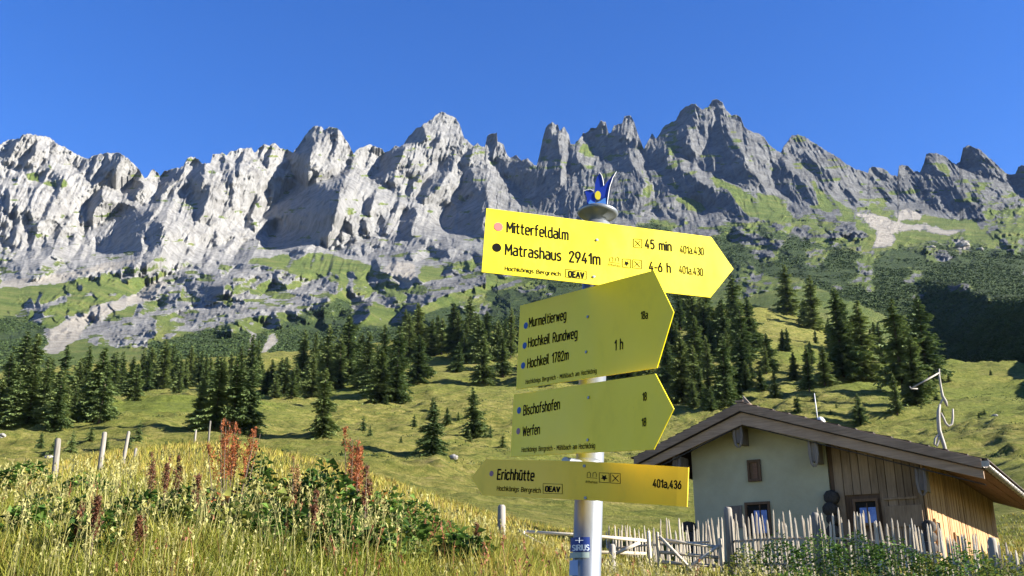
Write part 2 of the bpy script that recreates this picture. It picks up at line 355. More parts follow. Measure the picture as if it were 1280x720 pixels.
def mountain():
    cols = np.arange(X0+2, X1-2, 1.0)
    sk = np.interp(cols, [p[0] for p in SKY], [p[1] for p in SKY])
    sk += 1.5*fbm(cols/5, cols*0+3, 3, 5) + .9*fbm(cols/2.1, cols*0+7, 2, 8)
    bot = 505.
    nr = 430; t = np.linspace(0, 1, nr)[:, None]
    PY = bot + (sk[None, :]-bot)*t; PX = np.repeat(cols[None, :], nr, 0)
    def samp(A):
        fy = np.clip(PY-Y0, 0, A.shape[0]-1.001); i = fy.astype(int); f = fy-i; j = (PX-X0).astype(int)
        return A[i, j]*(1-f)+A[i+1, j]*f
    d = samp(DEP)
    a = (PX-640)/FPX; b = (360-PY)/FPX; den = CS-b*SN; d = d*K
    V = np.stack([a/den*d, d, EYE+(SN+b*CS)/den*d], -1)
    # over the top and down the far side
    back = []; top = V[-1]
    for k, (dy, dz) in enumerate(((14, -2), (60, -70), (260, -420), (700, -1100))):
        q = top.copy(); sc = 1+dy/np.maximum(top[:, 1], 1); q[:, 0] *= sc; q[:, 1] *= sc; q[:, 2] += dz; back.append(q)
    V = np.concatenate([V, np.array(back)], 0)
    nR, nC = V.shape[:2]
    # surface kind: R vegetation, G scree, B dwarf pine
    rk = samp(rock); oc = samp(outc)
    dz = np.gradient(V[:nr, :, 2], axis=0); dy = np.gradient(V[:nr, :, 1], axis=0)
    steep = blur(np.abs(dz)/(np.abs(dy)+.5), 1)
    wx = PX+7*fbm(PX/16, PY/10, 3, 201); wy = PY+5*fbm(PX/16, PY/10, 3, 202)
    def reg(polys, soft=2):
        m = np.zeros(PX.shape)
        for p in polys: m = np.maximum(m, inpoly(wx, wy, p))
        return blur(m, soft)
    SCREE = [[(60,415),(95,395),(130,378),(175,366),(200,350),(215,352),(190,372),(150,388),(110,402),(98,425),(75,442),(55,440)],
      [(0,352),(60,345),(110,335),(150,326),(175,322),(165,332),(110,345),(60,356),(0,362)],[(100,338),(140,325),(150,335),(110,345)],
      [(476,338),(495,326),(520,328),(525,345),(508,362),(494,350)],
      [(1062,264),(1100,272),(1160,282),(1210,290),(1190,294),(1140,288),(1120,292),(1118,306),(1090,308),(1098,290),(1080,276)],
      [(330,425),(340,415),(345,425),(330,450)],[(310,412),(316,415),(318,440),(312,440)],[(1195,300),(1212,300),(1210,312),(1196,312)],[(1120,262),(1160,270),(1150,276),(1125,272)]]
    PINE = [[(0,395),(50,400),(70,430),(60,470),(-60,470),(-60,390)],[(-400,400),(0,395),(0,500),(-400,500)],[(180,428),(260,410),(330,412),(370,390),(420,370),(440,375),(440,400),(480,410),(540,390),(620,360),(700,350),(720,470),(500,470),(300,470),(180,470)],
      [(680,300),(760,285),(820,270),(900,278),(960,285),(1060,310),(1180,300),(1300,315),(1640,330),(1640,520),(1160,520),(1150,420),(1080,385),(1000,350),(950,345),(880,360),(820,400),(760,480),(640,480),(640,380)]]
    GRASS = [[(560,345),(600,330),(600,345),(540,360)],[(0,368),(60,352),(130,345),(150,350),(210,345),(250,350),(200,385),(150,372),(90,395),(40,395),(0,385)],[(160,400),(200,382),(210,395),(180,402)],
      [(300,325),(345,318),(400,315),(470,330),(490,350),(500,370),(450,380),(420,352),(380,350),(330,340)],[(835,290),(800,275),(840,272),(880,285)],
      [(1120,285),(1160,280),(1300,275),(1640,280),(1640,300),(1220,300),(1130,300)],[(1035,262),(1060,268),(1110,300),(1085,306),(1060,292),(1040,285)],
      [(990,250),(1015,225),(1060,262),(1065,272),(1045,275)],[(1160,200),(1180,205),(1195,225),(1185,232),(1165,212)],[(720,180),(735,180),(745,198),(728,195)],[(800,210),(815,235),(812,250),(800,240)],
      [(845,244),(858,240),(880,252),(905,270),(885,276),(858,262)],[(880,215),(925,232),(950,262),(960,282),(920,285),(905,250)],[(940,240),(975,245),(990,262),(975,285),(950,262)],[(60,205),(85,228),(82,236),(40,226),(30,212)],[(1075,275),(1100,250),(1130,265),(1150,282),(1110,285)]]
    GREENR = [[(1146,455),(1300,455),(1300,345),(1230,335),(1200,350),(1150,400)]]
    scree = reg(SCREE, 1); pine = reg(PINE, 5)*(1-scree); grs = reg(GRASS, 2)
    veg = np.clip((1-rk)*1.15 - .9*oc*(fbm(PX/6, PY/4, 3, 222) > -.15), 0, 1)
    rq = samp(rky)*sstep(-.1, .2, fbm(PX/7, PY/5, 3, 641)); veg = veg*(1-.48*rq)
    veg = np.maximum(veg, grs*.9*(1-.35*rq))*(1-scree)*(1-.8*sstep(.1, .6, samp(blur(Dr, 2))))
    soft = lambda v, k: .5+(v-.5)*k
    # ledges on the cliffs carry a little grass, more so to the right
    led = sstep(.25, .5, fbm(PX/20, PY/5, 4, 231) + .15*np.interp(PX, [0, 1280], [-.6, .5]) + .3*(1-rk)) * sstep(2.2, 1.1, steep)
    veg = np.maximum(veg, led*.7*(1-scree))
    cols3 = np.zeros((nR, nC, 3), np.float32)
    pine = pine*np.clip(1.2-oc, 0, 1)*sstep(.9, .5, rk)
    cols3[:nr, :, 0] = np.where(rk > .9, veg*.9, soft(veg, .72)); cols3[:nr, :, 1] = np.clip(blur(scree, 2)*.82, 0, 1); pine = pine*(1-.6*rq); cols3[:nr, :, 2] = np.clip(blur(pine, 3)*.85-.02, 0, 1)
    cols3[nr:] = cols3[nr-1]
    # tone: sun and shade put into the rock colour, pale left wall, grey right
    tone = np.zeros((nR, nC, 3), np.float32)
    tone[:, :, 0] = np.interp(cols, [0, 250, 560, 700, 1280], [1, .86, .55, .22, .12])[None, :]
    # pine scrub stands up from the slope in clumps
    idx = np.arange(nR*nC).reshape(nR, nC)
    F = np.stack([idx[:-1, :-1], idx[:-1, 1:], idx[1:, 1:], idx[1:, :-1]], -1).reshape(-1, 4)
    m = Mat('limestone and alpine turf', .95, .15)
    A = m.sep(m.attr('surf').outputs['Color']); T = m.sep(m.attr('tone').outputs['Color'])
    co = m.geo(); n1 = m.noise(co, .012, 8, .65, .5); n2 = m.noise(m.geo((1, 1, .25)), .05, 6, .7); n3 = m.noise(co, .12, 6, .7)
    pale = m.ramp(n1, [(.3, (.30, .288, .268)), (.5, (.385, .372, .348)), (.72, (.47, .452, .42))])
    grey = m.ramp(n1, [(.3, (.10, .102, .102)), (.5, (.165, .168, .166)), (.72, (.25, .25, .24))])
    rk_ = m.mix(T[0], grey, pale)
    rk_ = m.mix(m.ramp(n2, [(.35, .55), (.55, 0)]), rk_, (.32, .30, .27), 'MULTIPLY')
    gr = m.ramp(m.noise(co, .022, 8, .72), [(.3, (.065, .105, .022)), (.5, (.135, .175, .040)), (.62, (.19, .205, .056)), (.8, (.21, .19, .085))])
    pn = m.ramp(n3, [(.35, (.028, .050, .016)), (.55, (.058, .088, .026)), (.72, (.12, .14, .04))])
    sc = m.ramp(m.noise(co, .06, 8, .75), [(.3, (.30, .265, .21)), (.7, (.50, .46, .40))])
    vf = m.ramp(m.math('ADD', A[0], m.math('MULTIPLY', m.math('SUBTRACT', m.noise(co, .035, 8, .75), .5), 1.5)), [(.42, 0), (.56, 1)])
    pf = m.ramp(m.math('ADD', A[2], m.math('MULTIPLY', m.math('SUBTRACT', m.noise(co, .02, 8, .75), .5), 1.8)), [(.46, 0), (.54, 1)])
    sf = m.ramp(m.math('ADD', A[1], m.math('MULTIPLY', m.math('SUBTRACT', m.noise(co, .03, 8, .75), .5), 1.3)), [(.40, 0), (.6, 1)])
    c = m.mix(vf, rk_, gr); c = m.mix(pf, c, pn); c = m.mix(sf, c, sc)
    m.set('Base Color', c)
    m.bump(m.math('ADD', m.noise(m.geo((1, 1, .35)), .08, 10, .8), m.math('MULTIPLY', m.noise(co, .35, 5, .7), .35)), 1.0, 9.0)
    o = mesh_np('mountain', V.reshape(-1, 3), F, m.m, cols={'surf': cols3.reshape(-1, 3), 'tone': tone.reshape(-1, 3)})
    tag(o, kind='structure')
    return V, cols3
MV, MC = mountain()

# ================================================================ NEAR GROUND
GP = [-900, -300, 0, 200, 400, 600, 800, 1000, 1150, 1280, 1600, 2400]
GT = {   # depth -> photo row of the ground at each station
 .6: None, 1.5: None, 3: None,
 5: [735,735,735,735,742,765,800,805,805,805,805,805],
 8: [672,670,668,662,676,708,790,800,800,800,800,800],
 11: [640,640,638,628,640,690,768,775,775,775,775,775],
 15: [612,612,616,600,618,674,745,748,742,746,748,748],
 22: [598,598,607,570,598,656,716,722,716,712,710,700],
 32: [596,596,606,551,572,645,692,700,698,688,670,660],
 45: [610,612,620,585,602,640,668,684,676,655,630,620],
 60: [600,604,612,600,598,626,648,660,646,600,570,560],
 80: [596,598,600,592,580,608,628,636,618,578,548,530],
 110: [572,572,575,565,566,584,600,608,592,570,540,520],
 150: [545,545,545,520,552,552,570,560,545,532,520,500],
 180: [525,530,534,500,538,520,540,520,505,512,500,490],
 220: [510,515,522,491,515,500,512,482,486,490,480,480],
 260: [500,505,515,494,496,480,490,455,462,461,462,462],
 300: [490,495,505,489,482,462,466,428,472,492,495,495],
 360: [480,485,490,474,462,438,432,398,480,510,510,510],
 430: [470,470,470,456,446,418,402,374,490,520,520,520],
 520: [505,505,510,500,490,460,450,425,530,560,560,560],
}
GY = sorted(GT); US_ = np.linspace(-1.6, 1.9, 900)
GYK = np.array(GY)*K
GZ = np.zeros((len(GY), len(US_)))
for i, y_ in enumerate(GY):
    if GT[y_] is None:
        GZ[i] = {.6: .0, 1.5: .25, 3: .80}[y_] - np.interp(US_, [-.1, .3], [0, {.6: 0, 1.5: .1, 3: .35}[y_]]); continue
    uu = [us(px, py)[0] for px, py in zip(GP, GT[y_])]; ss = [us(px, py)[1] for px, py in zip(GP, GT[y_])]
    GZ[i] = EYE + np.interp(US_, uu, ss)*y_*K
    k = 25; p = np.pad(GZ[i], k, 'edge'); GZ[i] = np.convolve(p, np.ones(2*k+1)/(2*k+1), 'valid')
def pchip(xk, Yk, x):
    """monotone-ish cubic in depth; Yk (n, m)"""
    lx = np.log(xk); X_ = np.log(x); n = len(lx)
    h = np.diff(lx)[:, None]; dlt = np.diff(Yk, axis=0)/h
    mm = np.zeros_like(Yk); mm[1:-1] = np.where(dlt[:-1]*dlt[1:] > 0, 2*dlt[:-1]*dlt[1:]/(dlt[:-1]+dlt[1:]+1e-12), 0)
    mm[0] = dlt[0]; mm[-1] = dlt[-1]
    i = np.clip(np.searchsorted(lx, X_)-1, 0, n-2); t = ((X_-lx[i])/(lx[i+1]-lx[i]))[:, None]; hh = h[i]
    return (2*t**3-3*t**2+1)*Yk[i] + (t**3-2*t**2+t)*hh*mm[i] + (-2*t**3+3*t**2)*Yk[i+1] + (t**3-t**2)*hh*mm[i+1]
YR = np.geomspace(.6*K, 520*K, 1500)
GRID = pchip(GYK, GZ, YR)
gu, gy = np.meshgrid(US_, YR); gx = gu*gy
far = sstep(30, 120, gy)
GRID += .05*fbm(gx/1.3, gy/1.3, 3, 301)*sstep(2, 5, gy)
GRID += far*(1.1*fbm(gx/16, gy/11, 4, 303) + 1.25*ridged((gx+gy*.25)/11, (gy-.2*gx)/4.2, 3, 305)*(.5+sstep(-.3, .4, fbm(gx/30, gy/22, 3, 309))) + 1.6*fbm(gx/45, gy/30, 2, 307) + 1.15*ridged(gx/38+.4*fbm(gx/20, gy/20, 2, 315), (gy+.12*gx)/8.5, 2, 313)*sstep(60, 140, gy)*(.35+sstep(-.2, .4, fbm(gx/50, gy/30, 2, 317))) + .30*fbm(gx/1.8, gy/1.3, 3, 311))
def gz(x, y):
    x = np.asarray(x, float); y = np.asarray(y, float)
    u = x/np.maximum(y, .6*K); j = np.clip((u-US_[0])/(US_[1]-US_[0]), 0, len(US_)-1.001)
    i = np.clip(np.log(np.maximum(y, .6*K)/(.6*K))/math.log(520/.6)*(len(YR)-1), 0, len(YR)-1.001)
    i0 = i.astype(int); j0 = j.astype(int); fi = i-i0; fj = j-j0
    return (GRID[i0, j0]*(1-fj)+GRID[i0, j0+1]*fj)*(1-fi) + (GRID[i0+1, j0]*(1-fj)+GRID[i0+1, j0+1]*fj)*fi
def gpt(px, Yd):
    """ground point in the column px at depth Yd"""
    py = 600.; Yd = Yd*K
    for _ in range(6):
        u = us(px, py)[0]; z = float(gz(u*Yd, Yd)); s = (z-EYE)/Yd
        b = (s*CS-SN)/(CS+s*SN); py = 360-FPX*b
    return Vector((u*Yd, Yd, z))
def gpix(px, py, y0=20, y1=500):
    """first ground point seen at a photo pixel"""
    yy = np.geomspace(y0, y1, 900); u, s = us(px, py)
    hit = np.nonzero(gz(u*yy, yy) >= EYE+s*yy)[0]
    Yd = yy[hit[0]] if len(hit) else None
    return None if Yd is None else Vector((u*Yd, Yd, float(gz(u*Yd, Yd))))
def ground():
    V = np.stack([gx, gy, GRID], -1)
    # flat apron behind the camera
    ap = []
    for y_ in (-30, -6, .3):
        q = V[0].copy(); q[:, 0] = np.linspace(-40, 40, len(US_)) if y_ < 0 else US_*.6*K; q[:, 1] = y_; q[:, 2] = 0 if y_ > 0 else -.1; ap.append(q)
    V = np.concatenate([np.array(ap), V], 0)
    nR, nC = V.shape[:2]; idx = np.arange(nR*nC).reshape(nR, nC)
    F = np.stack([idx[:-1, :-1], idx[:-1, 1:], idx[1:, 1:], idx[1:, :-1]], -1).reshape(-1, 4)
    m = Mat('alpine meadow', .95, .1)
    co = m.geo(); cs = m.geo((1, 2.6, 2.6), (0, 0, .2))
    a = m.ramp(m.noise(cs, .30, 12, .80), [(.30, (.070, .092, .020)), (.44, (.165, .175, .036)), (.54, (.27, .245, .06)), (.68, (.42, .33, .13))])
    b = m.ramp(m.noise(co, .012, 4, .6), [(.48, 0), (.66, .9)])
    gr2 = m.ramp(m.noise(cs, .5, 11, .8), [(.3, (.08, .115, .020)), (.55, (.185, .215, .038)), (.75, (.29, .28, .07))])
    c = m.mix(b, a, gr2)
    c = m.mix(m.ramp(m.noise(co, 1.1, 6, .8), [(.38, .75), (.52, 0)]), c, (.45, .5, .4), 'MULTIPLY')
    m.set('Base Color', c)
    m.bump(m.noise(co, .9, 9, .8), 1.0, 1.1)
    o = mesh_np('ground', V.reshape(-1, 3), F, m.m, smooth=True); tag(o, kind='structure')
ground()
# ================================================================ SPRUCES
def needle_mat(name, lo, mid, hi):
    m = Mat(name, .75, .25)
    oi = m.n.new('ShaderNodeObjectInfo')
    n = m.noise(m.coord('Object'), 9, 4, .7)
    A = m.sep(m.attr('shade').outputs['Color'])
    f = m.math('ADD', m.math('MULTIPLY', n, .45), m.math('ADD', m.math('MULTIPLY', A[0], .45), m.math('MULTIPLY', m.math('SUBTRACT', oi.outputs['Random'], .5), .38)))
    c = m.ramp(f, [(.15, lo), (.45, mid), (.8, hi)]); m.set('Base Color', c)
    tr = m.n.new('ShaderNodeBsdfTranslucent'); mx = m.n.new('ShaderNodeMixShader'); mx.inputs[0].default_value = .22
    m.l.new(c, tr.inputs[0]); m.l.new(m.p.outputs[0], mx.inputs[1]); m.l.new(tr.outputs[0], mx.inputs[2]); m.l.new(mx.outputs[0], m.out.inputs[0])
    return m.m
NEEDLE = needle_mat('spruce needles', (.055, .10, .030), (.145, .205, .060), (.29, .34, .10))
BARK = flat_mat('spruce bark', (.12, .085, .06), .95, var=.35, scale=40)
def spruce_mesh(seed, fat=.21, low=.04, rag=.25, n=330):
    """a unit-high spruce: drooping branch fans of many small needle sprays; returns verts, tris, shade"""
    r_ = np.random.default_rng(seed); V = []; F = []; S = []
    lean = r_.uniform(0, 6.28); gap_az = r_.uniform(0, 6.28)
    for k in range(n):
        h = low + (1-low)*(1-(1-(k+.5)/n)**.62) if False else low+(1-low)*((k+r_.uniform(0, 1))/n)**1.15
        L = fat*(1-h)**.68*(1+r_.normal(0, rag)*.6) + .010
        lump = 1+.28*math.sin(h*23+seed)+.2*math.sin(h*51+2*seed)
        L *= max(.45, lump)
        az = r_.uniform(0, 6.283)
        if math.cos(az-gap_az) > .86 and r_.random() < .5: L *= .6
        L *= .85+.3*math.cos(az-lean)*.5
        dr = r_.uniform(.25, .6)*(1-h*.7)
        ca, sa = math.cos(az), math.sin(az)
        nseg = 3 + int(L*26)
        for q in range(nseg):
            t = (q+.6)/nseg; rr = L*t; z = h + .02 - dr*rr*(.6+.7*t) + (.06*L if t > .85 else 0)
            wd = L*.34*(1-t*.75)+.008
            for side in (-1, 1):
                if r_.random() < .12: continue
                w1 = wd*r_.uniform(.6, 1.3); fw = .35*wd+.006
                cx, cy = ca*rr, sa*rr; px_, py_ = -sa*side, ca*side
                tipx = cx+px_*w1+ca*fw*1.8; tipy = cy+py_*w1+sa*fw*1.8; tz = z-r_.uniform(.15, .9)*w1
                b0 = (cx-ca*fw, cy-sa*fw, z+.004); b1 = (cx+ca*fw, cy+sa*fw, z-.004)
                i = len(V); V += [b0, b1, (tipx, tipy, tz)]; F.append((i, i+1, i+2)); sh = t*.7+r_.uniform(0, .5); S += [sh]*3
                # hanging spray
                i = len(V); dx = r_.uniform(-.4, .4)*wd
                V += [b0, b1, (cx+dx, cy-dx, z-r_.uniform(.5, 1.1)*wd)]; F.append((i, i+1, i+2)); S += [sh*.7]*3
    # leader
    for q in range(5):
        a = q*1.257; i = len(V); V += [(0, 0, 1.02), (.012*math.cos(a), .012*math.sin(a), .955), (.012*math.cos(a+1.2), .012*math.sin(a+1.2), .95)]; F.append((i, i+1, i+2)); S += [.8]*3
    return np.array(V), np.array(F), np.array(S)
protos = []
def make_spruce(seed, **k):
    V, F, S = spruce_mesh(seed, **k)
    root = empty('spruce_tree', (0, 0, 0))
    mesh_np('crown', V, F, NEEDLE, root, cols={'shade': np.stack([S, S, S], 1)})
    mb = MB(); mb.tube([(0, 0, -.05), (0, 0, .3), (.003, 0, .7), (0, 0, 1.0)], [.02, .014, .008, .002], 7); mb.build('trunk', BARK, root, True)
    return root
VAR = [dict(seed=3, fat=.19, low=.03, n=390), dict(seed=8, fat=.23, low=.05, rag=.35, n=390), dict(seed=15, fat=.165, low=.08, rag=.3, n=340),
       dict(seed=21, fat=.26, low=.02, rag=.3, n=340), dict(seed=34, fat=.20, low=.12, rag=.45, n=300), dict(seed=41, fat=.3, low=.0, rag=.35, n=170)]
used = {}
def spruce(kind, loc, h, label, group, wid=1.0):
    if kind not in used:
        root = make_spruce(**VAR[kind]); used[kind] = root
    else:
        src = used[kind]; root = src.copy(); COL.objects.link(root)
        for ch in src.children:
            c = ch.copy(); COL.objects.link(c); c.parent = root
    root.location = loc; root.rotation_euler = (random.uniform(-.03, .03), random.uniform(-.03, .03), random.uniform(0, 6.28))
    root.scale = (h*wid, h*wid, h)
    return tag(root, label, 'tree', group)
# hand-placed: (px, base py, height in photo px, kind, label)
NAMED = [
 (402,546,80,0,'lone tall dark spruce on the meadow knoll left of the sign post'),
 (540,566,58,3,'small full spruce standing alone below the rock ledges, left of the four signs'),
 (592,545,56,3,'round young spruce on the slope between the lone knoll spruce and the lowest sign'),
 (310,540,78,1,'broad spruce at the right end of the clump behind the mound'),
 (268,537,82,0,'tallest spruce of the clump behind the left grass mound'),
 (292,538,86,2,'slim middle spruce in the clump behind the left grass mound'),
 (247,534,56,1,'low wide spruce at the left end of the clump behind the mound'),
 (604,478,56,1,'bushy spruce on the pale turf just left of the four-line sign'),
 (629,472,58,2,'narrow dark spruce touching the left edge of the three-place sign'),
 (522,478,56,1,'grey green spruce in front of the central wood edge'),
 (573,465,36,3,'short spruce at the right foot of the central wood'),
 (920,425,78,1,'tall broad spruce straight right of the top sign arrow tip'),
 (985,393,62,0,'dark spruce at the upper end of the striped meadow right of the arrow'),
 (1017,412,66,0,'second dark spruce below and right of the uppermost meadow spruce'),
 (1055,470,104,1,'largest full spruce in the group left of the shaded hollow'),
 (1082,474,92,0,'pointed spruce right beside the largest spruce of the hollow group'),
 (1103,430,56,2,'dark spruce half hidden behind the hollow group'),
 (1130,492,112,4,'tall ragged spruce at the left rim of the shaded hollow'),
 (1160,482,106,4,'outermost tall spruce at the rim of the shaded hollow'),
 (1145,505,80,1,'dense lower spruce in front of the two tall rim spruces'),
 (1012,490,56,2,'thin dark spruce alone in the middle of the right meadow'),
 (1122,520,48,2,'slim young spruce below the hollow group, above the hut roof'),
 (1075,530,36,3,'squat young spruce just above the hut roof right of the mast'),
 (1036,472,24,3,'small cone spruce beside the thin dark meadow spruce'),
 (997,516,22,5,'low round young spruce above the hut roof left of the mast'),
 (907,505,82,0,'tall dark spruce just right of the three-place sign point'),
 (852,502,78,1,'dark spruce at the right edge of the lower arrow signs'),
 (870,500,64,2,'slim spruce between the arrow signs and the meadow spruces'),
 (889,515,30,5,'small round spruce above the left slope of the hut roof'),
 (908,490,50,1,'bright green spruce low on the meadow above the hut ridge'),
 (958,468,34,2,'little spruce on the striped meadow above the hut ridge'),
 (886,470,48,0,'dark young spruce of the group right of the arrow signs'),
 (930,480,60,1,'spruce behind the hut ridge with a wide skirt'),
 (945,378,40,1,'far spruce at the top edge of the striped meadow'),
 (848,560,18,5,'tiny spruce showing between the third and fourth sign'),
]
for px, py, hp, kd, lab in NAMED:
    p = gpix(px, py, 60)
    if p is None: p = gpt(px, 300)
    h = hp/FPX*p.y*1.12
    spruce(kd, p-Vector((0, 0, .3)), h, lab, None, random.uniform(1.15, 1.4))
BANDS = [ # label, group, xs, base py range, height px range, count
 ('spruce in the close dark wood at the far left edge of the valley', 'spruces of the far left wood', (-90, 125), (500, 537), (62, 92), 38),
 ('lighter spruce in the wood between the far left wood and the mound clump', 'spruces of the mid left wood', (125, 240), (478, 500), (44, 66), 18),
 ('spruce in the loose wood above the mound clump, below the rocky spurs', 'spruces behind the mound clump', (240, 385), (470, 500), (40, 66), 24),
 ('spruce in the thick central wood below the scree cone', 'spruces of the central wood', (385, 500), (460, 504), (48, 86), 22),
 ('spruce on the rising right part of the central wood near the signs', 'spruces rising towards the signs', (500, 640), (428, 456), (46, 68), 26),
 ('spruce hidden in the wood behind the yellow signs', 'spruces behind the signs', (645, 835), (440, 480), (50, 80), 20),
 ('spruce in the stand between the arrow signs and the striped meadow', 'spruces right of the arrow signs', (838, 940), (400, 470), (52, 84), 20),
 ('spruce scattered in the group left of the shaded hollow', 'spruces left of the hollow', (1035, 1140), (415, 470), (40, 70), 9),
 ('mid sized spruce dotted around the meadow between arrow tip and the hollow group', 'spruces dotted over the striped meadow', (935, 1045), (385, 500), (26, 58), 12),
 ('low spruce in the cluster directly above the hut roof', 'spruces just above the hut roof', (850, 940), (480, 520), (34, 62), 8),
]
for lab, grp, (xa, xb), (ya, yb), (ha, hb), n in BANDS:
    for k in range(n):
        px = xa+(xb-xa)*(k+random.random())/n; t = random.random(); py = ya+(yb-ya)*t
        p = gpix(px, py, 90) or gpt(px, 330)
        hp = random.uniform(ha, hb)*(.85+.15*t)
        spruce(random.choice([0, 0, 1, 1, 2, 4]), p-Vector((0, 0, .4)), hp/FPX*p.y*random.uniform(.68, 1.22), lab, grp, random.uniform(1.05, 1.5))
SMALL = [('tiny seedling spruce dotted over the upper right pasture', 'seedling spruces on the right pasture', (940, 1250), (440, 525), (7, 17), 24),
 ('low young spruce bush on the left valley meadow beyond the fence posts', 'young spruces in the left valley', (40, 235), (545, 575), (14, 30), 9),
 ('low young spruce on the open slope between knoll and signs', 'young spruces on the middle slope', (420, 640), (490, 560), (9, 22), 12)]
for lab, grp, (xa, xb), (ya, yb), (ha, hb), n in SMALL:
    for k in range(n):
        px = xa+(xb-xa)*(k+random.random())/n; py = random.uniform(ya, yb)
        p = gpix(px, py, 40)
        if p is None: continue
        spruce(random.choice([3, 5, 5]), p-Vector((0, 0, .05)), random.uniform(ha, hb)/FPX*p.y, lab, grp, random.uniform(.9, 1.4))

# dwarf pine scrub on the lower mountain flanks, one mass
def scrub():
    nR, nC = MV.shape[:2]; r_ = np.random.default_rng(5)
    ii = r_.integers(0, 300, 380000); jj = r_.integers(0, nC, 380000)
    P = MV[ii, jj]; ok = (MC[ii, jj, 2] > .45+.25*r_.random(380000)) & (P[:, 1] > 380) & (P[:, 1] < 1800)
    dens = fbm(P[:, 0]/60, P[:, 1]/90, 4, 401); ok &= dens > -.28+.3*r_.random(380000)
    P = P[ok][:64000]; n = len(P)
    # one clump = 14 random triangles on a dome
    KK = 7; tri = r_.normal(0, 1, (n, KK, 3)); tri[..., 2] = np.abs(tri[..., 2])*.6; tri /= np.linalg.norm(tri, axis=2, keepdims=True)
    size = (P[:, 1]*.0007+.35)[:, None, None]*r_.uniform(.6, 1.5, (n, 1, 1))
    c = P[:, None, :] + tri*size*np.array([1.5, 1.2, .62])
    e = r_.normal(0, .6, (n, KK, 3, 3))*size[..., None]; e[..., 2] *= .6
    V = (c[:, :, None, :]+e).reshape(-1, 3); F = np.arange(len(V)).reshape(-1, 3)
    m = Mat('dwarf pine', .85, .2)
    m.set('Base Color', m.ramp(m.noise(m.geo(), .09, 6, .75), [(.3, (.030, .055, .016)), (.55, (.065, .10, .028)), (.75, (.13, .155, .045))]))
    tag(mesh_np('dwarf_pine_scrub', V, F, m.m), kind='stuff')
scrub()
def low_scrub():
    """juniper and alpine-rose cushions dotted over the meadows"""
    r_ = np.random.default_rng(9); P = []
    while len(P) < 3500:
        px = r_.uniform(-150, 1400); y = r_.uniform(90, 480)
        u = us(px, 520)[0]; x = u*y
        if fbm(np.array([x/25]), np.array([y/18]), 3, 411)[0] < .12: continue
        P.append((x, y, float(gz(x, y))))
    P = np.array(P); n = len(P); KK = 22
    tri = r_.normal(0, 1, (n, KK, 3)); tri[..., 2] = np.abs(tri[..., 2])*.7; tri /= np.linalg.norm(tri, axis=2, keepdims=True)
    size = r_.uniform(.2, .75, (n, 1, 1))
    c = P[:, None, :]+tri*size*np.array([1.5, 1.1, .55]); e = r_.normal(0, .17, (n, KK, 3, 3))*size[..., None]
    V = (c[:, :, None, :]+e).reshape(-1, 3); F = np.arange(len(V)).reshape(-1, 3)
    m = Mat('juniper cushions', .85, .2)
    m.set('Base Color', m.ramp(m.noise(m.geo(), .2, 5, .75), [(.3, (.025, .045, .012)), (.6, (.06, .085, .022)), (.8, (.13, .14, .04))]))
    tag(mesh_np('low_shrubs', V, F, m.m), kind='stuff')
low_scrub()
# boulders on the meadows
ROCK = None
def rock_mat():
    m = Mat('boulder limestone', .9, .2)
    m.set('Base Color', m.ramp(m.noise(m.coord('Object'), 3, 7, .7), [(.3, (.17, .16, .14)), (.7, (.40, .37, .33))])); m.bump(m.noise(m.coord('Object'), 5, 6), .7, .1); return m.m
ROCK = rock_mat()
def boulder(loc, size, label, seed, group=None):
    bm = bmesh.new(); bmesh.ops.create_icosphere(bm, subdivisions=3, radius=1)
    for v in bm.verts:
        c = v.co; k = 1+.35*float(fbm(np.array([c.x*1.1+seed]), np.array([c.y*1.1+c.z*1.7]), 3, seed)[()] if False else fbm(np.array([c.x*1.1+seed]), np.array([c.y*1.1+c.z*1.7]), 3, seed)[0])
        v.co = Vector((c.x*1.2, c.y, c.z*.7))*k
    me = bpy.data.meshes.new('boulder'); bm.to_mesh(me); bm.free(); me.materials.append(ROCK)
    o = bpy.data.objects.new('boulder', me); COL.objects.link(o); o.location = loc; o.scale = (size,)*3; o.rotation_euler = (0, 0, seed)
    return tag(o, label, 'boulder', group)
for i, (px, py, s, lab) in enumerate([(567,573,.42,'small pale boulder beside a grass ledge left of the lowest sign'),(62,572,.5,'pale flat boulder just left of the nearest fence post'),
     (505,492,.7,'grey boulder in the turf below the central wood'),(3,545,.6,'pale boulder cut by the left edge of the picture'),(1243,520,.5,'small stone on the bright ridge right of the hook pole')]):
    p = gpix(px, py, 30)
    if p: boulder(p, s, lab, i+2)
p = Vector(MV[int(430*.0)+0, 0])
def mpix(px, py):
    j = int(np.clip(round(px-(X0+2)), 0, MV.shape[1]-1)); col = MV[:430, j]
    s_ = (col[:, 2]-EYE)/col[:, 1]; s = us(px, py)[1]; k = int(np.argmin(np.abs(s_-s))); return Vector(col[k])
for i, (px, py, s, lab) in enumerate([(1203,308,8,'big white boulder below the right scree fan'),(1225,312,3.5,'smaller boulder right of the big white one below the scree'),(1165,310,3.5,'pale boulder left of the big white one below the scree')]):
    boulder(mpix(px, py), s, lab, i+20)
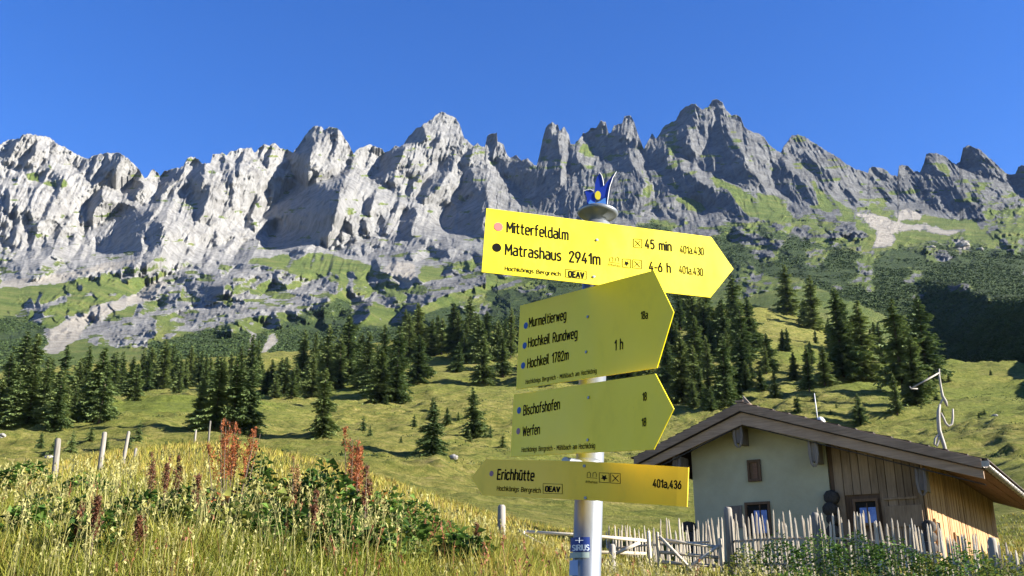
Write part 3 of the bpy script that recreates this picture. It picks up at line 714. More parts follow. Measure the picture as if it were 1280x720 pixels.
# ================================================================ ALPINE HUT
DEL = R(32.5); HE = Vector((math.cos(DEL), -math.sin(DEL), 0)); HD = Vector((math.sin(DEL), math.cos(DEL), 0))
RY = 26.0; R0 = at(925, 505, RY); ZG = float(gz(R0.x+1, R0.y-.3))-.5
def hp(px, py, w_):
    """house coordinates (t along the gable, z) of a photo pixel on the plane w_ metres behind the fascia"""
    u, s = us(px, py); dr = Vector((u, 1, s)); e0 = Vector((0, 0, EYE))
    k = (w_ - (e0-R0).dot(HD))/dr.dot(HD); P = e0+dr*k
    return (P-R0).dot(HE), P.z-ZG
def wood(name, lo, hi, axis='z', rough=.85, sc=1.0):
    m = Mat(name, rough, .2)
    st = {'z': (9*sc, 9*sc, .5*sc), 'x': (.5*sc, 9*sc, 9*sc), 'y': (9*sc, .5*sc, 9*sc)}[axis]
    oi = m.n.new('ShaderNodeObjectInfo')
    n = m.noise(m.coord('Object', st), 2.2, 8, .7, .6); n2 = m.noise(m.coord('Object'), 1.3, 4)
    f = m.math('ADD', m.math('MULTIPLY', n, .7), m.math('ADD', m.math('MULTIPLY', n2, .3), m.math('MULTIPLY', m.math('SUBTRACT', oi.outputs['Random'], .5), .22)))
    m.set('Base Color', m.ramp(f, [(.33, lo), (.66, hi)])); m.bump(n, .5, .01); return m.m
W_FASC = wood('weathered fascia boards', (.16, .105, .075), (.40, .28, .20), 'x')
W_FAS2 = wood('lighter lower fascia boards', (.20, .135, .09), (.47, .325, .22), 'x')
W_TIMB = wood('tan wall boards', (.14, .092, .055), (.36, .25, .155), 'z')
W_SIDE = wood('warm side boards', (.25, .14, .065), (.56, .34, .16), 'z')
W_SOFF = wood('red brown soffit boards', (.10, .055, .035), (.24, .13, .08), 'y')
W_DARK = wood('dark log ends', (.022, .019, .017), (.07, .06, .05), 'y')
W_FRAME = wood('window frame wood', (.10, .06, .035), (.20, .12, .07), 'z')
W_BRKT = wood('grey carved brackets', (.13, .10, .08), (.30, .25, .20), 'z')
W_SPLIT = wood('split silver fence wood', (.32, .26, .185), (.86, .74, .56), 'z', sc=2)
W_PEEL = wood('peeled pale rails', (.38, .31, .21), (.80, .68, .50), 'x', sc=2)
W_POST = wood('grey fence post wood', (.12, .105, .085), (.36, .32, .265), 'z', sc=2)
pm = Mat('green cream lime plaster', .95, .1)
pm.set('Base Color', pm.ramp(pm.noise(pm.coord('Object'), 1.2, 7, .65), [(.3, (.42, .385, .25)), (.7, (.52, .48, .32))])); pm.bump(pm.noise(pm.coord('Object'), 14, 6), .35, .02)
SHINGLE = wood('dark roof shingles', (.055, .044, .036), (.16, .125, .10), 'x')
ZINC = flat_mat('aged zinc', (.36, .32, .27), .45, .5, .5, .2, 6)
gm = Mat('window pane with painted sky blue', .12, .6); gm.set('Base Color', gm.ramp(gm.noise(gm.coord('Object'), 2.2, 3), [(.42, (.02, .07, .40)), (.6, (.10, .20, .62))])); GLASS = gm.m  # sky reflection painted into the pane as mottled blue
BLACK = flat_mat('dark interior', (.012, .011, .01), .9)
WHITE = flat_mat('white painted metal', (.78, .76, .72), .5, 0, .4, .06)
def hut():
    root = empty('mountain_hut', (R0.x, R0.y, ZG), -DEL)
    tag(root, 'low alpine hut with plaster and timber gable under a wide weathered plank roof', 'hut')
    zr = R0.z-ZG; (tl, zl), (tr, zrr) = hp(795, 572, 0), hp(1226, 575, 0); print('HUT', tl, zl, zr, tr, zrr)
    sl, sr = (zr-zl)/-tl, (zr-zrr)/tr
    def zt(t): return zr-sl*-t if t < 0 else zr-sr*t
    LEN = 17.0
    # roof
    m = MB(); th = .16
    m.prism([(tl-.1, .03, zl-.03), (0, .03, zr+.01), (tr+.05, .03, zrr-.01), (tr+.05, .03, zrr-.01-th), (0, .03, zr+.01-th), (tl-.1, .03, zl-.03-th)], (0, LEN, 0))
    roof = m.build('roof', SHINGLE, root)
    # shingle courses: stepped rows over both slopes
    m = MB()
    for t0, t1, s in ((0, tr+.1, sr), (0, tl-.15, sl)):
        n = 14
        for k in range(n):
            a = t0+(t1-t0)*k/n; b = t0+(t1-t0)*(k+1.15)/n
            za, zb = zt(a)+.02, zt(b)+.055
            m.prism([(a, -.04, za), (b, -.04, zb), (b, -.04, zb+.03), (a, -.04, za+.02)], (0, LEN+.1, 0))
    m.build('shingle_course', SHINGLE, roof)
    m = MB(); m.box((0, LEN/2, zr+.08), (.26, LEN+.16, .07)); m.build('ridge_cap', W_FASC, roof)
    # soffit boards running along the eaves
    for t0, t1 in ((.05, tr), (-.05, tl)):
        m = MB(); n = 16 if t1 > 0 else 9
        for k in range(n):
            a = t0+(t1-t0)*(k+.03)/n; b = t0+(t1-t0)*(k+.97)/n; o = .182+random.uniform(0, .012)
            m.prism([(a, .12, zt(a)-o), (b, .12, zt(b)-o), (b, .12, zt(b)-o-.03), (a, .12, zt(a)-o-.03)], (0, LEN-.2, 0))
        m.build('soffit', W_SOFF, root)
    # barge boards: two stepped courses each side
    for (ta, tb) in ((0, tr+.02), (0, tl-.05)):
        for off, h, w0, th, bm_ in ((-.03, .27, -.10, .07, W_FAS2), (.27, .40, .02, .09, W_FAS2)):
            m = MB(); a, b = ta, tb
            m.prism([(a, w0, zt(a)-off), (b, w0, zt(b)-off), (b, w0, zt(b)-off-h*(1 if off < 0 else .62)), (a, w0, zt(a)-off-h)], (0, th, 0))
            m.build('barge_board', bm_, root, bevel=.008)
            m = MB(); z_ = -off-h+.012; m.prism([(a, w0+.01, zt(a)+z_-.0), (b, w0+.01, zt(b)+z_), (b, w0+.01, zt(b)+z_-.03), (a, w0+.01, zt(a)+z_-.03)], (0, th*.8, 0)); m.build('batten', W_DARK, root)
    # gutter along the right eave
    m = MB(); zc = zrr-.16; tc = tr+.12; n = 9; vs = []; fs = []
    for w_ in (-.12, LEN+.1):
        for k in range(n): a = math.pi*(1+k/(n-1)); vs.append((tc+.095*math.cos(a), w_, zc+.095*math.sin(a)))
        for k in range(n): a = math.pi*(2-k/(n-1)); vs.append((tc+.085*math.cos(a), w_, zc+.085*math.sin(a)))
    q = 2*n
    for k in range(q): fs.append((k, (k+1) % q, q+(k+1) % q, q+k))
    fs += [tuple(range(q-1, -1, -1)), tuple(range(q, 2*q))]
    m.add(vs, fs); g = m.build('gutter', ZINC, root, True)
    for k in range(22):
        m = MB(); w_ = .25+k*.75; m.tube([(tc-.12, w_, zc+.13), (tc-.1, w_, zc), (tc-.07, w_, zc-.085), (tc, w_, zc-.112), (tc+.07, w_, zc-.085), (tc+.105, w_, zc+.01)], .014, 5); m.build('bracket', ZINC, g)
    m = MB(); m.box((tc, -.15, zc+.03), (.2, .03, .16)); m.build('end_cap', ZINC, g)
    W0 = .95
    def top(t): return zt(t)-.19
    tA = hp(866, 600, W0)[0]; tB = hp(1036, 600, W0)[0]; tC = hp(1156, 630, W0)[0]
    # plaster front
    m = MB(); m.prism([(tA, W0, 0), (tB, W0, 0), (tB, W0, top(tB)), (0, W0, top(0)), (tA, W0, top(tA))], (0, .28, 0)); m.build('plaster_wall', pm.m, root)
    # timber front: backing plus boards
    m = MB(); m.prism([(tB+.02, W0+.06, 0), (tC, W0+.06, 0), (tC, W0+.06, top(tC)), (tB+.02, W0+.06, top(tB+.02))], (0, .2, 0)); tw = m.build('timber_wall', W_FRAME, root)
    win = [hp(1067, 622, W0), hp(1099, 652, W0)]
    t = tB+.16
    while t < tC-.05:
        wd = random.uniform(.2, .31); t1 = min(t+wd, tC); mid = (t+t1)/2
        segs = [(0, top(mid)-.02)]
        if win[0][0]-.02 < t1 and t < win[1][0]+.02: segs = [(0, win[1][1]-.28), (win[0][1]+.08, top(mid)-.02)]
        for za, zb in segs:
            if zb-za < .1: continue
            m = MB(); m.box((mid, W0+.03-random.uniform(0, .02), (za+zb)/2), (t1-t-.012, .05, zb-za)); m.build('board', W_TIMB, tw, bevel=.006)
        t = t1+.006
    m = MB(); m.box(((win[0][0]+tC)/2+.35, W0-.03, win[0][1]-.1), (.95, .05, .07)); m.box(((win[0][0]+tC)/2+.4, W0-.03, win[0][1]-.62), (1.05, .05, .62)); m.build('shutter_board', W_TIMB, tw, bevel=.006)
    # right side wall
    m = MB(); m.box((tC-.12, W0+LEN/2-.5, top(tC)/2), (.16, LEN-1.6, top(tC))); m.build('core_wall', W_FRAME, root)
    sw = empty('side_wall', (0, 0, 0)); sw.parent = root; w_ = W0+.02
    k = 0
    while w_ < LEN-.6 and k < 90:
        wd = random.uniform(.14, .24); h = top(tC)-.02; k += 1
        m = MB(); m.box((tC+.0+random.uniform(0, .03), w_+wd/2, h/2), (.05, wd-.01, h)); m.build('board', W_SIDE, sw, bevel=.005); w_ += wd
    for w1, zc_, hh in ((2.1, 1.35, 1.0), (5.4, 1.2, .9)):
        m = MB(); m.box((tC+.055, w1, zc_), (.05, .62, hh)); dd = m.build('window', BLACK, sw)
        for y_, z_, a_, b_ in ((w1, zc_+hh/2, .75, .09), (w1, zc_-hh/2, .75, .09), (w1-.34, zc_, .09, hh), (w1+.34, zc_, .09, hh)):
            q_ = MB(); q_.box((tC+.08, y_, z_), (.06, a_, b_)); q_.build('frame', W_SIDE, dd)
    m = MB(); m.box((tA+.1, W0+LEN/2-.4, top(tA)/2), (.25, LEN-1.8, top(tA))); m.build('rear_wall', pm.m, root)
    m = MB(); m.prism([(tA, LEN-.7, 0), (tC, LEN-.7, 0), (tC, LEN-.7, top(tC)), (0, LEN-.7, top(0)), (tA, LEN-.7, top(tA))], (0, .2, 0)); m.build('rear_wall', W_TIMB, root)
    # notched log ends at three corners
    for (tc_, z0, z1, sd_) in ((tA-.12, 0, 1.9, 1), (tB+.08, 0, 2.75, 2), (tC+.04, .2, 1.75, 3)):
        z = z0+.15; kk = 0
        while z < z1:
            r_ = random.uniform(.16, .24); off = random.uniform(-.07, .07); L_ = random.uniform(.25, .5)
            m = MB(); m.tube([(tc_+off, W0-L_, z), (tc_+off, W0-L_+.05, z), (tc_+off*.6, W0+.1, z)], [r_*.82, r_, r_], 9); m.build('log_end', W_DARK, root, True); z += r_*1.75; kk += 1
    # purlin ends hanging under the barge boards
    for px, py0, py1, wpx in ((922, 533, 560, 11), (1016, 552, 584, 10), (1150, 586, 620, 10), (846, 570, 600, 9)):
        ta, za = hp(px, py0, .2); tb, zb = hp(px, py1, .2); wd = wpx*.021
        m = MB()
        for sgn in (-1, 1): m.tube([(ta+sgn*wd*.5, .16, za), (ta+sgn*wd*.55, .15, (za+zb)/2), (ta+sgn*wd*.38, .14, zb+.1), (ta+sgn*wd*.1, .15, zb)], [.05, .05, .045, .03], 6)
        m.box((ta, .6, (za+zb)/2+.08), (wd*.7, .85, abs(za-zb)*.8)); m.build('purlin_end', W_BRKT, root, bevel=.006)
    # windows on the gable
    def window(p0, p1, w_, pane, blue_from=None, name='window'):
        (ta, za), (tb, zb) = hp(*p0, w_), hp(*p1, w_); f = .07
        m = MB(); m.box(((ta+tb)/2, w_-.012, (za+zb)/2), (tb-ta, .02, za-zb)); wn = m.build(name, pane, root)
        m = MB()
        for x_, z_, a_, b_ in (((ta+tb)/2, za, tb-ta+2*f, f*1.2), ((ta+tb)/2, zb, tb-ta+2*f, f*1.2), (ta-f/2, (za+zb)/2, f, za-zb-f*1.2), (tb+f/2, (za+zb)/2, f, za-zb-f*1.2)):
            m.box((x_, w_-.05, z_), (a_, .09, b_))
        m.build('frame', W_FRAME, wn, bevel=.006); return wn, ta, tb, za, zb
    wn, ta, tb, za, zb = window((937, 577), (950, 600), W0, W_FRAME)
    m = MB(); m.box(((ta+tb)/2+.03, W0-.03, (za+zb)/2), ((tb-ta)*.5, .02, (za-zb)*.85)); m.build('shutter', W_SOFF, wn)
    wn, ta, tb, za, zb = window((934, 630), (963, 668), W0, BLACK)
    m = MB(); m.box((ta+(tb-ta)*.62, W0-.03, (za+zb)/2-.1), ((tb-ta)*.62, .012, (za-zb)*.75)); m.build('pane', GLASS, wn)
    m = MB(); m.box((ta+(tb-ta)*.62, W0-.045, (za+zb)/2), (.035, .02, za-zb)); m.build('mullion', W_FRAME, wn)
    wn, ta, tb, za, zb = window((1069, 626), (1098, 655), W0, BLACK)
    m = MB(); m.box((ta+(tb-ta)*.58, W0-.03, (za+zb)/2-.12), ((tb-ta)*.78, .012, (za-zb)*.72)); m.build('pane', GLASS, wn)
    m = MB(); m.box((ta+(tb-ta)*.56, W0-.045, (za+zb)/2-.05), (.03, .02, (za-zb)*.9)); m.build('mullion', W_FRAME, wn)
    ta, za = hp(908, 633, W0); m = MB(); m.box((ta+.28, W0-.03, za-.35), (.5, .05, .7)); m.build('shutter', W_BRKT, root, bevel=.006)
    # little ridge finial board
    m = MB(); m.prism([(.1, -.02, zr+.02), (.34, -.02, zr-.02), (.12, -.02, zr+.26)], (0, .1, 0)); m.build('ridge_board', W_BRKT, root)
    return zt
ZT = hut()
HM = Matrix.Translation((R0.x, R0.y, ZG)) @ Matrix.Rotation(-DEL, 4, 'Z')
# roof mast with white cap
def roof_pt(px, py, w_):
    t, z = hp(px, py, w_); return t, ZT(t)+.09
t, z = roof_pt(1022, 522, 2.2); b = HM @ Vector((t, 2.2, z))
mast = empty('roof_mast', b); tag(mast, 'thin white mast with a bulbous white foot standing on the hut roof', 'mast')
m = MB(); m.tube([(0, 0, 0), (-.03, 0, 1.08)], [.022, .014], 8); m.build('pole', WHITE, mast, True)
m = MB(); m.lathe([(.10, -.05), (.15, .05), (.14, .17), (.08, .26), (.02, .29)], (.09, 0, 0), 16); m.build('cap', WHITE, mast, True)
# crooked hook pole on the right of the roof
t, z = roof_pt(1178, 560, 1.2); b = HM @ Vector((t, 1.2, z)); hook = empty('hook_pole', b)
tag(hook, 'crooked pale pole with curled hooks and a slanting crossbar rising from the roof edge', 'hook pole')
hm = flat_mat('pale weathered iron and wood', (.36, .32, .27), .7, 0, .3, .2, 8)
HY = b.y/K
def hpts(L): return [at(x, y, HY)-b for x, y in L]
for nm, L, r_ in (('mast', [(1182, 566), (1180, 556), (1177, 547), (1174, 538), (1173, 525), (1173, 515), (1175, 505)], [.06, .055, .055, .06, .058, .055, .03]),
    ('loop', [(1178, 547), (1173, 543), (1169, 548), (1168, 555), (1171, 558), (1173, 552), (1174, 545)], .034), ('upper_arm', [(1184, 508), (1182, 502), (1178, 495), (1176, 483), (1174, 470), (1174, 461)], [.03, .05, .045, .032, .03, .02]),
    ('joint', [(1175, 506), (1178, 500), (1180, 497)], .03), ('crossbar', [(1174, 466), (1140, 485)], .026), ('crossbar_end', [(1137, 483), (1139, 486), (1147, 486)], .022),
    ('hook', [(1176, 516), (1179, 522), (1182, 529), (1186, 533), (1190, 530), (1191, 522), (1191, 511)], [.03, .034, .036, .036, .036, .034, .026])):
    m = MB(); m.tube(hpts(L), r_, 7); m.build(nm, hm, hook, True)

# ================================================================ FENCES
# picket fence in front of the hut
FL = [(762, 26), (830, 23.5), (905, 20.6), (960, 19.2), (1024, 17.6), (1100, 16.8), (1170, 16.0), (1240, 15.2), (1330, 14.4)]
FT = [(762, 668), (830, 660), (905, 655), (960, 650), (1024, 646), (1100, 650), (1160, 664), (1220, 680), (1290, 702), (1330, 712)]
def fy(px): return float(np.interp(px, [p[0] for p in FL], [p[1] for p in FL]))
def ft(px): return float(np.interp(px, [p[0] for p in FT], [p[1] for p in FT]))
def pickets(xa, xb, label, hlo, hhi, steps):
    b0 = gpt((xa+xb)/2, fy((xa+xb)/2)); fence = empty('picket_fence', b0); tag(fence, label, 'fence')
    px = xa; rails = [[], []]; k = 0
    while px < xb and k < 99:
        Yd = fy(px); top_ = at(px, ft(px)+random.uniform(-13, 6), Yd); k += 1
        h = random.uniform(hlo, hhi); lx, ly = random.uniform(-.07, .07), random.uniform(-.04, .04)
        base = Vector((top_.x, top_.y, top_.z-h)); top_ += Vector((lx, ly, 0)); r_ = random.uniform(.020, .036)
        mid = (base+top_)/2+Vector((random.uniform(-.02, .02), 0, 0))
        m = MB(); m.tube([base-b0, mid-b0, top_-b0-Vector((0, 0, .08)), top_-b0], [r_*1.1, r_, r_*.8, r_*.25], 5); m.build('picket', W_SPLIT, fence)
        if k % 6 == 1:
            zs = at(px, ft(px), Yd).z
            rails[0].append(Vector((base.x, base.y+.05, zs-.42))-b0); rails[1].append(Vector((base.x, base.y+.05, zs-.98))-b0)
        px += random.choice(steps)
    for rl in rails:
        m = MB(); m.tube(rl, .028, 6); m.build('rail', W_SPLIT, fence)
    return fence, b0
pickets(758, 903, 'far lower stretch of the picket fence behind the two gates', 1.0, 1.25, [2.4, 2.9, 3.4, 4.0])
fence, b0 = pickets(908, 1325, 'irregular split picket fence with silvery stakes right in front of the hut', 1.15, 1.35, [3.2, 3.8, 4.4, 4.9, 5.6])
for px, tp, r_ in ((910, 634, .10), (1019, 641, .085), (1240, 672, .07)):
    Yd = fy(px)-.12; tpn = at(px, tp, Yd)-b0
    m = MB(); m.tube([tpn-Vector((0, 0, 1.9)), tpn-Vector((.01, 0, .06)), tpn], [r_*1.05, r_, r_*.75], 10); m.build('post', W_POST, fence, True)
# two rail gates
def gate(label, Yd, pts_rails, pts_posts):
    c = gpt(pts_rails[0][0][0], Yd); g = empty('field_gate', c); tag(g, label, 'gate', None)
    for L in pts_rails:
        m = MB(); m.tube([at(x, y, y_)-c for x, y, y_ in L], [.042]*len(L), 7); m.build('rail', W_PEEL, g, True)
    for (x, y, y_, hh, r_) in pts_posts:
        t_ = at(x, y, y_)-c; m = MB(); m.tube([t_-Vector((0, 0, hh)), t_-Vector((.01, 0, .03)), t_], [r_, r_, r_*.8], 8); m.build('stile', W_PEEL, g, True)
gate('left pole gate of pale peeled rails with a long diagonal brace', 20, [[(648, 664, 21), (730, 669, 21), (808, 676, 21)], [(645, 684, 21), (740, 690, 21), (808, 692, 21)], [(660, 707, 21), (808, 709, 21)],
     [(652, 667, 20.9), (712, 699, 20.9)], [(770, 692, 20.9), (800, 678, 20.9)]], [(655, 664, 20.95, 1.1, .035), (811, 664, 21, 1.3, .045)])
gate('right pole gate of pale rails braced with an X, beside the picket fence', 20, [[(824, 674, 20.5), (898, 684, 20.5)], [(824, 690, 20.5), (898, 697, 20.5)], [(824, 702, 20.5), (898, 708, 20.5)],
     [(824, 670, 20.4), (872, 720, 20.4)], [(898, 682, 20.45), (858, 712, 20.45)]], [(822, 665, 20.5, 1.3, .04), (900, 673, 20.5, 1.3, .045)])
def post(px, tp, Yd, r_, hh, label, lean=0, group=None):
    t_ = at(px, tp, Yd); b = Vector((t_.x, t_.y, t_.z-hh)); m = MB()
    m.tube([(-lean*.0, 0, -.25), (lean*.5, 0, hh*.5), (lean, 0, hh-.04), (lean, 0, hh)], [r_*1.1, r_, r_*.92, r_*.6], 8)
    o = m.build('fence_post', W_POST, None, True); o.location = b-Vector((lean, 0, 0)); tag(o, label, 'fence post', group); return o
post(627, 631, 17, .085, .95, 'stout grey post stub at the left end of the gates', 0)
post(765, 680, 16, .07, .9, 'short pale post in front of the left gate, right of the sign pole', .01)
post(73, 548, 15.5, .062, 1.25, 'nearest and leftmost weathered fence post in the grass', -.05)
post(131, 540, 18.5, .062, 1.2, 'second weathered fence post, on the grass mound edge', .0)
post(161, 539, 22, .05, 1.2, 'third fence post, slim and leaning on the mound', .07)
post(170, 560, 24, .05, .9, 'short dark fence post right behind the leaning third one', .02)
post(245, 537, 34, .045, .75, 'thin distant stake on the mound skyline', 0)
post(263, 526, 36, .045, 1.0, 'taller thin stake at the end of the fence line by the mound clump', 0)
# ================================================================ SIGN POST
YEL = Mat('traffic yellow sign enamel', .38, .3)
YEL.set('Base Color', YEL.ramp(YEL.noise(YEL.coord('Object'), 5, 5), [(.3, (.93, .72, .010)), (.7, (1.0, .79, .014))]))
def soil(M_, base):
    sp = M_.noise(M_.coord('Object'), 60, 4, .8); bl = M_.noise(M_.coord('Object', (1, 1, .5)), 7, 6, .7)
    c = M_.mix(M_.ramp(sp, [(.70, 0), (.76, .55)]), base, (.16, .13, .05)); c = M_.mix(M_.ramp(bl, [(.52, 0), (.8, .45)]), c, (.42, .34, .05)); M_.set('Base Color', c)
    M_.set('Roughness', M_.ramp(bl, [(.3, .3), (.7, .55)]))
YELO = Mat('sun-warmed golden sign enamel', .35, .5)  # warm sun glow of the lowest board put into its golden colour
YELO.set('Base Color', YELO.ramp(YELO.noise(YELO.coord('Object'), 4, 5), [(.3, (.98, .60, .006)), (.7, (1.0, .66, .010))]))
for M_ in (YEL, YELO): soil(M_, M_.p.inputs['Base Color'].links[0].from_socket)
INK = flat_mat('black sign ink', (.012, .011, .010), .95, 0, .05)
PINK = flat_mat('faded pink dot', (.62, .16, .13), .6); BLUE = flat_mat('blue dot', (.03, .10, .36), .6); MAUVE = flat_mat('faded mauve dot', (.30, .16, .22), .6)
STEEL = Mat('galvanised pole', .42, .5); STEEL.p.inputs['Metallic'].default_value = .55
STEEL.set('Base Color', STEEL.ramp(STEEL.noise(STEEL.coord('Object', (1, 1, .3)), 18, 5, .7), [(.35, (.20, .215, .23)), (.65, (.29, .305, .32))])); STEEL = STEEL.m
PB, PT = at(729.5, 720, 2.12), at(747, 268, 2.14)
pd = (PT-PB).normalized()
def pole_at(z): return PB+pd*((z-PB.z)/pd.z)
pb = pole_at(float(gz(PB.x, PB.y))-.1)
pole = empty('sign_pole', pb); tag(pole, 'galvanised steel pole with a domed cap and gentian flower emblem on top', 'signpost')
m = MB(); m.tube([(0, 0, -.3), PT-pd*.03-pb], .0365, 32); m.build('post', STEEL, pole, True)
cz = PT-pb
Mq = pd.to_track_quat('Z', 'Y').to_matrix()
m = MB(); m.lathe([(.026, -.034), (.026, -.014), (.052, -.004), (.059, .003), (.056, .009), (.045, .015), (.024, .020), (.001, .0215)], cz, 36, Mq); m.build('cap', STEEL, pole, True)
# gentian emblem of enamelled sheet
FB = flat_mat('gentian blue enamel', (.008, .03, .30), .35, 0, .5); FLB = flat_mat('light blue enamel', (.06, .20, .55), .4); FY = flat_mat('yellow enamel', (.75, .60, .03), .4)
emb = empty('emblem', cz); emb.parent = pole
def ep(x, y, dy=0): return at(x, y, 2.14+dy)-pb-cz
def petal(outline, dy, rim, bow=.006):
    cx_ = sum(p[0] for p in outline)/len(outline)
    pts = [ep(x, y, dy+bow*((x-cx_)/8)**2) for x, y in outline]
    m = MB(); m.prism(pts, (0, .0025, 0)); pt_ = m.build('petal', FB, emb)
    m = MB(); m.tube([ep(x, y, dy-.001+bow*((x-cx_)/8)**2) for x, y in rim], .0011, 6); m.build('rim', WHITE, pt_)  # sunlit sheet edge put in as a thin white tube
petal([(731, 239), (736, 237), (741, 239), (744, 244), (744, 257), (734, 257), (733.5, 247)], -.006, [(729, 239), (733, 237.5), (738, 236.8), (742, 239)], .0)
petal([(743.5, 240), (743.8, 230), (746, 222), (749.5, 216), (753, 222), (754.5, 231), (756, 246), (744, 250)], 0, [(749.5, 216), (752, 219), (753.6, 225), (754.5, 232)], .0)
petal([(756, 231), (760, 226), (765, 220), (770, 215), (765, 225), (762, 235), (760, 246), (758.5, 258), (752, 257), (752, 244)], .006, [(770.5, 214.5), (766, 222), (762.3, 233), (760.3, 244), (758.6, 258.5)], .0)
m = MB(); m.prism([ep(747.3+3.7*math.cos(a), 244+5.4*math.sin(a), -.008) for a in [k*math.pi/8 for k in range(16)]], (0, .003, 0)); m.build('centre', FY, emb)
m = MB(); m.prism([ep(x, y, -.0105) for x, y in [(736, 258), (735.5, 253), (738, 249.5), (741, 252), (745, 253.5), (750, 251.5), (754, 248.5), (757, 247), (758, 258)]], (0, .003, 0)); m.build('scallop', FLB, emb)
# stickers
def sticker(p0, p1, Yd, mat, name):
    a, b = at(*p0, Yd), at(*p1, Yd); n = 10; m = MB(); vs = []
    zt_, zb_ = a.z, b.z
    for z in (zt_, zb_):
        c = pole_at(z)
        for k in range(n+1):
            x = a.x+(b.x-a.x)*k/n+(0 if z == zt_ else 0); dx = max(-.0365, min(.0365, x-c.x)); ang = math.asin(dx/.0370)
            for r_ in (.0375,): vs.append(Vector((c.x+r_*math.sin(ang), c.y-r_*math.cos(ang), z))-pb)
    m.add(vs, [(k, k+1, n+1+k+1, n+1+k) for k in range(n)]); return m.build(name, mat, pole, True)
STB = flat_mat('navy sticker', (.012, .035, .20), .5); STW = flat_mat('pale sticker print', (.60, .66, .74), .5); STG = flat_mat('grey green sticker', (.30, .36, .33), .5)
SY = 2.085
sticker((713.5, 671), (738, 689), SY, STB, 'sticker'); sticker((713, 690), (737, 697), SY, STG, 'sticker')
sticker((712, 700), (723, 719), SY, flat_mat('light blue sticker', (.25, .36, .60), .5), 'sticker')
